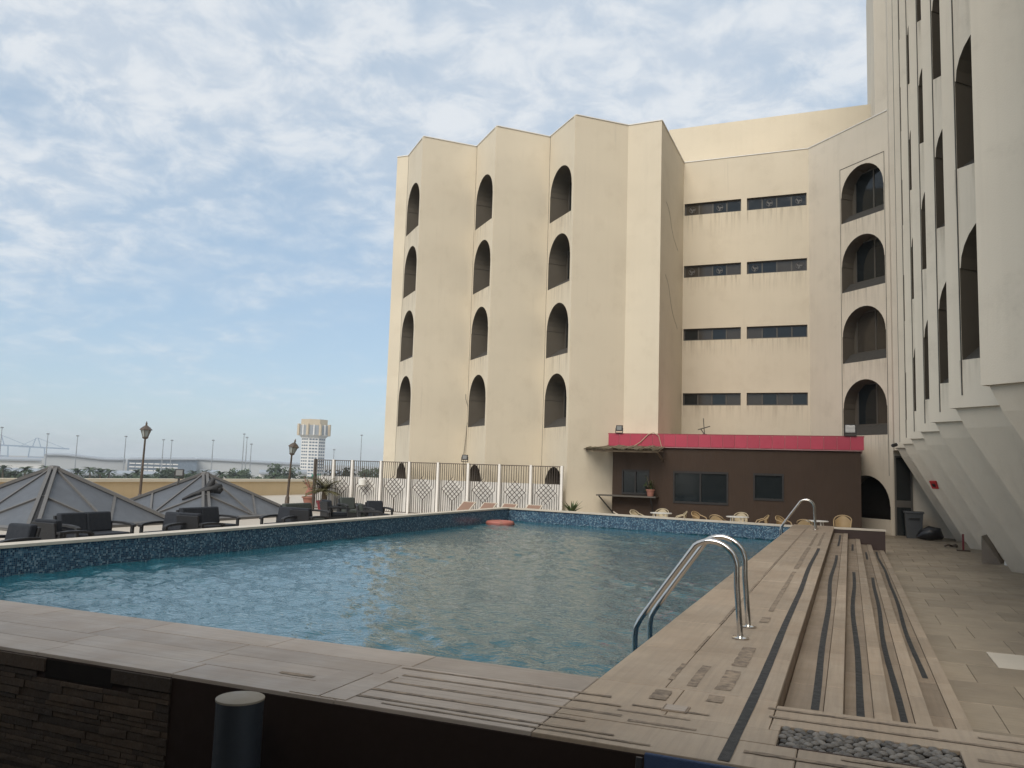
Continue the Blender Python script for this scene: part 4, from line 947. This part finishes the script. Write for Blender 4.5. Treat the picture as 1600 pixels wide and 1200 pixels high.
for i in range(11):
    a = random.uniform(0, 6.28); rr_ = random.uniform(.05, .22); t1 = V(-7.0 + rr_ * math.cos(a), 30.85 + rr_ * math.sin(a) * .6, random.uniform(1.55, 2.0)); b.tube([(-6.95, 30.85, 1.38), t1], .008, 4)
    for q in range(12): blade(lf, t1 - V(0, 0, random.uniform(0, .3)), (random.uniform(-1, 1), random.uniform(-1, 1), random.uniform(-.4, .8)), .15, .035, .8, 3)
b.build('stems', 'bark', p4); lf.build('foliage', 'leaf', p4)

# things by the passage under the wing
bn = empty('rubbish_bin', (2.2, 33.0, 0), 'tall grey plastic rubbish bin by the dark door', 'bin')
MB().add([(1.88, 32.8, 0), (2.36, 32.8, 0), (2.36, 33.2, 0), (1.88, 33.2, 0), (1.82, 32.74, .88), (2.42, 32.74, .88), (2.42, 33.26, .88), (1.82, 33.26, .88)],
         [(0, 3, 2, 1), (0, 1, 5, 4), (1, 2, 6, 5), (2, 3, 7, 6), (3, 0, 4, 7)]).build('body', 'bin_grey', bn)
MB().box(1.79, 2.45, 32.71, 33.29, .88, .95).build('lid', 'bin_grey', bn, bevel=.015)
MB().box(1.95, 2.3, 32.70, 32.735, .68, .72).build('handle', 'frame_dark', bn)
bgm = MB().tube([(2.15, 32.0, .1), (2.3, 32.05, .18), (2.55, 32.05, .26), (2.8, 32.05, .24), (2.95, 32.05, .1)], [.05, .17, .25, .23, .06], 11); o = bgm.build('rubbish_bag', 'bag_black', None, True); tag(o, 'slumped black bag lying beside the grey bin', 'bag')
al = empty('alarm_box', (2.5, 29.05, 1.9), 'small red alarm box on the leaning wall', 'alarm')
an = V(-Q * .92, -Q * .92, -.5).normalized(); at_ = V(Q, -Q, 0); au = an.cross(at_).normalized(); au = au if au.z > 0 else -au; ac = V(2.50, 29.06, 1.95)
MB().obox(ac - at_ * .12 - au * .13 - an * .06, at_ * .24, au * .26, an * .13).build('box', 'alarm_red', al); MB().obox(ac - at_ * .05 - au * .05 + an * .07, at_ * .1, au * .1, an * .02).build('button', 'frame_dark', al)
bt = empty('post_bracket', (3.12, 27.9, 0), 'rusty red bracket with foot plate at the leaning wall', 'bracket')
MB().box(3.08, 3.13, 27.88, 27.93, .03, .5).build('upright', 'red_pot', bt); MB().box(2.93, 3.28, 27.8, 28.0, 0, .04).build('foot_plate', 'lamp_iron', bt)
cbm = MB().tube([(2.75, 29.3, .03), (2.85, 29.2, .08), (2.95, 29.35, .04), (3.05, 29.1, .1), (3.1, 29.4, .03), (2.9, 29.6, .03)], .03, 6); tag(cbm.build('cable_coil', 'lamp_iron', None, True), 'tangled dark cable lying at the foot of the leaning wall', 'cable')
cm = empty('security_camera', (1.45, 29.2, 3.28), 'small dark security camera under the wing corner', 'camera')
MB().tube([(1.5, 31.0, 3.25), (1.38, 30.6, 3.2)], .06, 10).build('body', 'frame_dark', cm, True); MB().box(1.5, 1.56, 30.95, 31.05, 3.22, 3.3).build('mount', 'white_plastic', cm)

# blue sling chair back just below the camera
bc = empty('blue_chair', (-.6, 3.4, -.4), 'dark blue sling chair back at the bottom edge', 'chair')
MB().obox((-.80, 3.42, .20), (.48, .02, -.01), (0, .08, .62), (0, .02, 0)).build('backrest', 'blue_sling', bc, bevel=.006)
f = MB(); f.tube([(-.86, 3.35, -.4), (-.82, 3.5, .8)], .014, 8); f.tube([(-.29, 3.37, -.4), (-.30, 3.52, .79)], .014, 8); f.build('frame', 'frame_dark', bc)
MB().obox((-.84, 2.95, .12), (.53, 0, 0), (0, .48, 0), (0, 0, .03)).build('seat', 'blue_sling', bc)
for x in (-.84, -.31): MB().tube([(x, 2.95, -.4), (x, 2.95, .12)], .014, 8).build('leg', 'frame_dark', bc)


# unseen canopy over the viewer, added to shade the near wall
cn = empty('added_shade_canopy', (-3, -2.5, -.4), 'unseen flat roof added overhead to shade the near wall', 'canopy')
MB().box(-12, 4.5, -7, 1.5, 3.55, 3.75).build('roof', 'stucco_pale', cn); MB().box(-12, 4.5, -7.2, -7, -.4, 3.75).build('back_wall', 'stucco_pale', cn)
for x in (-11.8, 4.3): MB().box(x - .12, x + .12, 1.1, 1.34, -.4, 3.55).build('column', 'stucco_pale', cn)

# ================================================================== DISTANT CITY
GZ = -10
def pol(px, dist):                    # compass bearing (degrees left of the pool axis) and distance -> ground position
    a = math.radians(px); return V(-math.sin(a) * dist, math.cos(a) * dist, GZ)
# control-tower-like white block
tw = empty('white_tower', pol(35.9, 500), 'white tower block with wider golden crown beyond the terrace', 'building'); c = pol(35.9, 500)
ax = V(math.cos(math.radians(35.9)), math.sin(math.radians(35.9)), 0); ay = V(-ax.y, ax.x, 0)
def ring(r, n_=8, off=math.pi / 8): return [c + ax * r * math.cos(2 * math.pi * i / n_ + off) + ay * r * math.sin(2 * math.pi * i / n_ + off) for i in range(n_)]
def prism(r0_, r1_, z0, z1, nm, m):
    a, b_ = ring(r0_), ring(r1_); vs = [p + V(0, 0, z0) for p in a] + [p + V(0, 0, z1) for p in b_]
    MB().add(vs, [(i, (i + 1) % 8, 8 + (i + 1) % 8, 8 + i) for i in range(8)] + [tuple(range(8, 16)), tuple(reversed(range(8)))]).build(nm, m, tw)
prism(7.4, 7.4, 0, 28, 'shaft', 'city_white'); prism(7.4, 9.6, 27.2, 29, 'corbel', 'city_white'); prism(9.0, 9.0, 29, 34.5, 'crown_wall', 'warehouse_roof'); prism(8.2, 8.2, 34.5, 38, 'top_storey', 'city_gold')
rg_ = ring(9.45)
for i in range(8):
    MB().beam(rg_[i] + V(0, 0, 28.6), rg_[i] + V(0, 0, 35.2), 1.3).build('fin', 'city_gold', tw)
    q = (rg_[i] + rg_[(i + 1) % 8]) / 2; MB().beam(q + V(0, 0, 28.6), q + V(0, 0, 34.8), .7).build('fin', 'city_white', tw)
r7 = ring(7.43)
for i in (4, 5, 6, 7):
    p0_, p1_ = r7[i], r7[(i + 1) % 8]; nn = ((p0_ + p1_) / 2 - c).normalized()
    for s_ in range(14):
        for w2 in range(3):
            a = p0_.lerp(p1_, .09 + w2 * .3); b_ = p0_.lerp(p1_, .31 + w2 * .3); z0 = 2.2 + s_ * 1.82
            MB().quad(a + nn * .06 + V(0, 0, z0), b_ + nn * .06 + V(0, 0, z0), b_ + nn * .06 + V(0, 0, z0 + .85), a + nn * .06 + V(0, 0, z0 + .85)).build('window', 'city_glass', tw)
# warehouses
def hall(name, b0, b1, dist, h0, h1, lab, m='warehouse', wav=0., dep=60, cat='building'):
    a, b_ = pol(b0, dist), pol(b1, dist); r = empty(name, (a + b_) / 2, lab, cat); d = (b_ - a); n_ = 14; back = V(*((a + b_) / 2)).copy(); back.z = 0; back.normalize()
    w = MB(); rf = MB()
    for i in range(n_):
        t0, t1 = i / n_, (i + 1) / n_; H = lambda t_: h0 + (h1 - h0) * t_ + wav * math.sin(t_ * 5.2 + .6)
        p, q = a + d * t0, a + d * t1
        w.quad(p, q, q + V(0, 0, H(t1)), p + V(0, 0, H(t0)))
        e = back * -1.5
        rf.quad(p + e + V(0, 0, H(t0)), q + e + V(0, 0, H(t1)), q + back * dep + V(0, 0, H(t1) + 1.2), p + back * dep + V(0, 0, H(t0) + 1.2))
        rf.quad(p + e + V(0, 0, H(t0) - .9), q + e + V(0, 0, H(t1) - .9), q + e + V(0, 0, H(t1)), p + e + V(0, 0, H(t0)))
    w.quad(a + back * dep, a, a + V(0, 0, h0), a + back * dep + V(0, 0, h0)); w.quad(b_, b_ + back * dep, b_ + back * dep + V(0, 0, h1), b_ + V(0, 0, h1))
    w.build('wall', m, r); rf.build('roof', 'warehouse_roof', r); return r, a, d, back
hall('warehouse', 51.9, 47.4, 700, 12.2, 11.6, 'long grey warehouse with wavy roof behind the left skylight', wav=1.0)
r, a, d, bk = hall('office_hall', 47.3, 43.2, 690, 11.4, 13.0, 'grey glazed hall with white window bands', 'city_glass')
for k in range(3):
    for j in range(8):
        p = a + d * (.03 + j * .088) - bk * .6 + V(0, 0, 2.5 + k * 2.6); MB().quad(p, p + d * .075, p + d * .075 + V(0, 0, .9), p + V(0, 0, .9)).build('white_band', 'city_white', r)
hall('terminal_hall', 43.3, 36.4, 700, 13.2, 11.4, 'long low pale hall stretching to the white tower')
hall('white_shed', 55.6, 52.0, 560, 9.0, 9.4, 'low white shed at the far left beneath the cranes', 'city_white', dep=30)
for i, (b0, b1, hh) in enumerate(((43.0, 41.8, 6.2), (40.9, 39.8, 6.6), (39.3, 38.0, 6.8), (37.4, 36.2, 7.5), (35.2, 33.0, 7.2), (32.6, 30.2, 6.4))):
    hall('white_house', b0, b1, 420 + 12 * i, hh, hh, 'low white building among the palms, %s from the left' % ('first', 'second', 'third', 'fourth', 'fifth', 'sixth')[i], 'city_white', dep=15)
hall('flyover', 56, 44.5, 380, 5.4, 5.4, 'grey concrete flyover running behind the parapet at the left', 'warehouse', dep=12, cat='bridge')
# quay cranes
def crane(bear, dist, hgt, lab):
    c_ = pol(bear, dist); r = empty('quay_crane', c_, lab, 'crane', 'quay cranes at the port'); ax_ = V(math.cos(math.radians(bear)), math.sin(math.radians(bear)), 0)
    P = lambda u, z: c_ + ax_ * u + V(0, 0, z)
    l_ = MB()
    for u in (-12, 12): l_.beam(P(u, 0), P(u * .85, hgt * .62), 2)
    l_.beam(P(-12, hgt * .22), P(12, hgt * .22), 1.6); l_.build('legs', 'crane_blue', r)
    MB().beam(P(-26, hgt * .63), P(46, hgt * .6), 2.2).build('boom', 'crane_blue', r)
    f_ = MB(); f_.beam(P(-7, hgt * .62), P(-3, hgt), 1.5); f_.beam(P(5, hgt * .62), P(0, hgt), 1.5); f_.beam(P(-1, hgt), P(40, hgt * .61), .7); f_.beam(P(-1, hgt), P(-24, hgt * .64), .7); f_.build('a_frame', 'crane_blue', r)
crane(56.2, 1500, 44, 'blue quay crane at the far left edge'); crane(54.2, 1520, 42, 'middle one of the three blue quay cranes'); crane(52.3, 1540, 40, 'rightmost of the three blue quay cranes')
# light masts
for i, (bear, top) in enumerate(((54.2, 19.4), (51.8, 16.5), (50.2, 16), (47.5, 17), (45.3, 15.7), (44.8, 15.5), (42.3, 16.7), (40.4, 22.3), (40.2, 19.8), (39.9, 15), (32.7, 25), (34.5, 13))):
    c_ = pol(bear, 650); r = empty('light_mast', c_, 'tall thin light mast, the %s from the left on the skyline' % ('first second third fourth fifth sixth seventh eighth ninth tenth twelfth eleventh'.split()[i]), 'light mast', 'light masts on the skyline')
    MB().tube([c_, c_ + V(0, 0, top - GZ)], [.45, .22], 6).build('pole', 'mast', r); MB().lathe(c_ + V(0, 0, top - GZ), [(.9, 0), (1.1, .5), (.5, .9)], 8).build('lamp_ring', 'mast', r)
# road signs
for bear, dist, z, lab in ((35.6, 300, 6.4, 'green road sign left of the fence end'), (33.6, 300, 5.2, 'green road sign seen through the lattice fence')):
    c_ = pol(bear, dist); r = empty('road_sign', c_, lab, 'sign', 'green road signs'); ax_ = V(math.cos(math.radians(bear)), math.sin(math.radians(bear)), 0)
    MB().obox(c_ - ax_ * 1.5 + V(0, 0, z), ax_ * 3, V(-ax_.y, ax_.x, 0) * .1, V(0, 0, 1.9)).build('plate', 'sign_green', r); MB().beam(c_, c_ + V(0, 0, z), .25).build('post', 'mast', r)
# palms and trees
def palm_proto(seed):
    rg = random.Random(seed); r = bpy.data.objects.new('palm_tree', None); COL.objects.link(r)
    hh = 6.0; o = MB().tube([(0, 0, 0), (.15, 0, hh * .5), (.1, .1, hh)], [.3, .22, .18], 7).build('trunk', 'bark', None, keep=True); o.parent = r
    b = MB()
    for i in range(34):
        a = rg.uniform(0, 6.28); e_ = rg.uniform(-.35, 1.2); ln = rg.uniform(1.9, 2.7); d_ = V(math.cos(a), math.sin(a), e_)
        for s_ in (-.16, 0, .16): blade(b, (.1, .1, hh), d_ + V(-math.sin(a) * s_, math.cos(a) * s_, 0), ln, .26, 1.3, 4)
    o = b.build('crown', 'leaf_far', None, keep=True); o.parent = r; return r
def tree_proto(seed):
    rg = random.Random(seed); r = bpy.data.objects.new('far_tree', None); COL.objects.link(r)
    b = MB().tube([(0, 0, 0), (.1, 0, 1.6), (.0, .2, 2.8)], [.3, .22, .12], 7)
    for i in range(6): a = rg.uniform(0, 6.28); b.tube([(.05, .05, 1.5), (1.3 * math.cos(a), 1.3 * math.sin(a), 3.2)], [.13, .05], 5)
    o = b.build('trunk', 'bark', None, keep=True); o.parent = r
    b = MB(); cl = [(rg.uniform(-1.6, 1.6), rg.uniform(-1.6, 1.6), rg.uniform(2.3, 4.8), rg.uniform(.7, 1.25)) for _ in range(14)]
    for i in range(900):
        x, y_, z_, rad = rg.choice(cl); v = V(rg.gauss(0, 1), rg.gauss(0, 1), rg.gauss(0, 1)).normalized() * rad * rg.uniform(.6, 1.08)
        p = V(x, y_, z_) + v; u_ = V(rg.uniform(-1, 1), rg.uniform(-1, 1), rg.uniform(-1, 1)).normalized() * .2; w2 = u_.orthogonal().normalized() * .14
        b.quad(p - u_ - w2, p + u_ - w2, p + u_ + w2, p - u_ + w2)
    o = b.build('crown', 'leaf_far', None, keep=True); o.parent = r; return r
pal = [palm_proto(1), palm_proto(2)]; tre = [tree_proto(3), tree_proto(4), tree_proto(5)]; used = set()
def plant_far(src, bear, dist, s_, lab, cat, grp):
    c_ = src if src not in used else copy_tree(src); used.add(src)
    p = pol(bear, dist); c_.location = p; c_.scale = (s_,) * 3; c_.rotation_euler = (0, 0, random.uniform(0, 6.28)); tag(c_, lab, cat, grp)
for i in range(40):
    bear = 55.6 - i * .56 + random.uniform(-.12, .12); dist = random.uniform(240, 330)
    plant_far(random.choice(pal), bear, dist, random.uniform(.95, 1.3), 'palm tree in the row beyond the parapet', 'palm tree', 'palm trees beyond the parapet')
for i in range(90):
    bear = 55.8 - i * .28 + random.uniform(-.2, .2); dist = random.uniform(200, 320)
    plant_far(random.choice(tre), bear, dist, random.uniform(1.0, 1.4), 'low leafy tree in the green belt beyond the parapet', 'tree', 'trees beyond the parapet')
for bear, s_, lab in ((37.95, 2.1, 'tall dark rounded tree just left of the tilted lamp post'), (40.5, 1.7, 'rounded tree below the pair of tall masts'), (45.0, 1.6, 'rounded tree behind the floodlight of the second skylight'), (33.8, 2.0, 'tall tree seen through the left end of the fence'), (31.9, 2.0, 'tall tree seen through the fence beside the hotel corner')):
    plant_far(random.choice(tre), bear, 300, s_, lab, 'tree', 'tall trees beyond the parapet')

# ================================================================== HAZE
hz = MB().box(-2600, 800, -300, 2600, -11.5, 60).build('haze', 'mast', kind='stuff')
hz.data.materials.clear(); hm = bpy.data.materials.new('haze'); hm.use_nodes = True; hn_ = hm.node_tree
hn_.nodes.remove(hn_.nodes['Principled BSDF']); pv = hn_.nodes.new('ShaderNodeVolumePrincipled'); pv.inputs['Color'].default_value = (.9, .95, 1, 1); pv.inputs['Density'].default_value = .0003
hn_.links.new(pv.outputs[0], hn_.nodes['Material Output'].inputs['Volume']); hz.data.materials.append(hm)
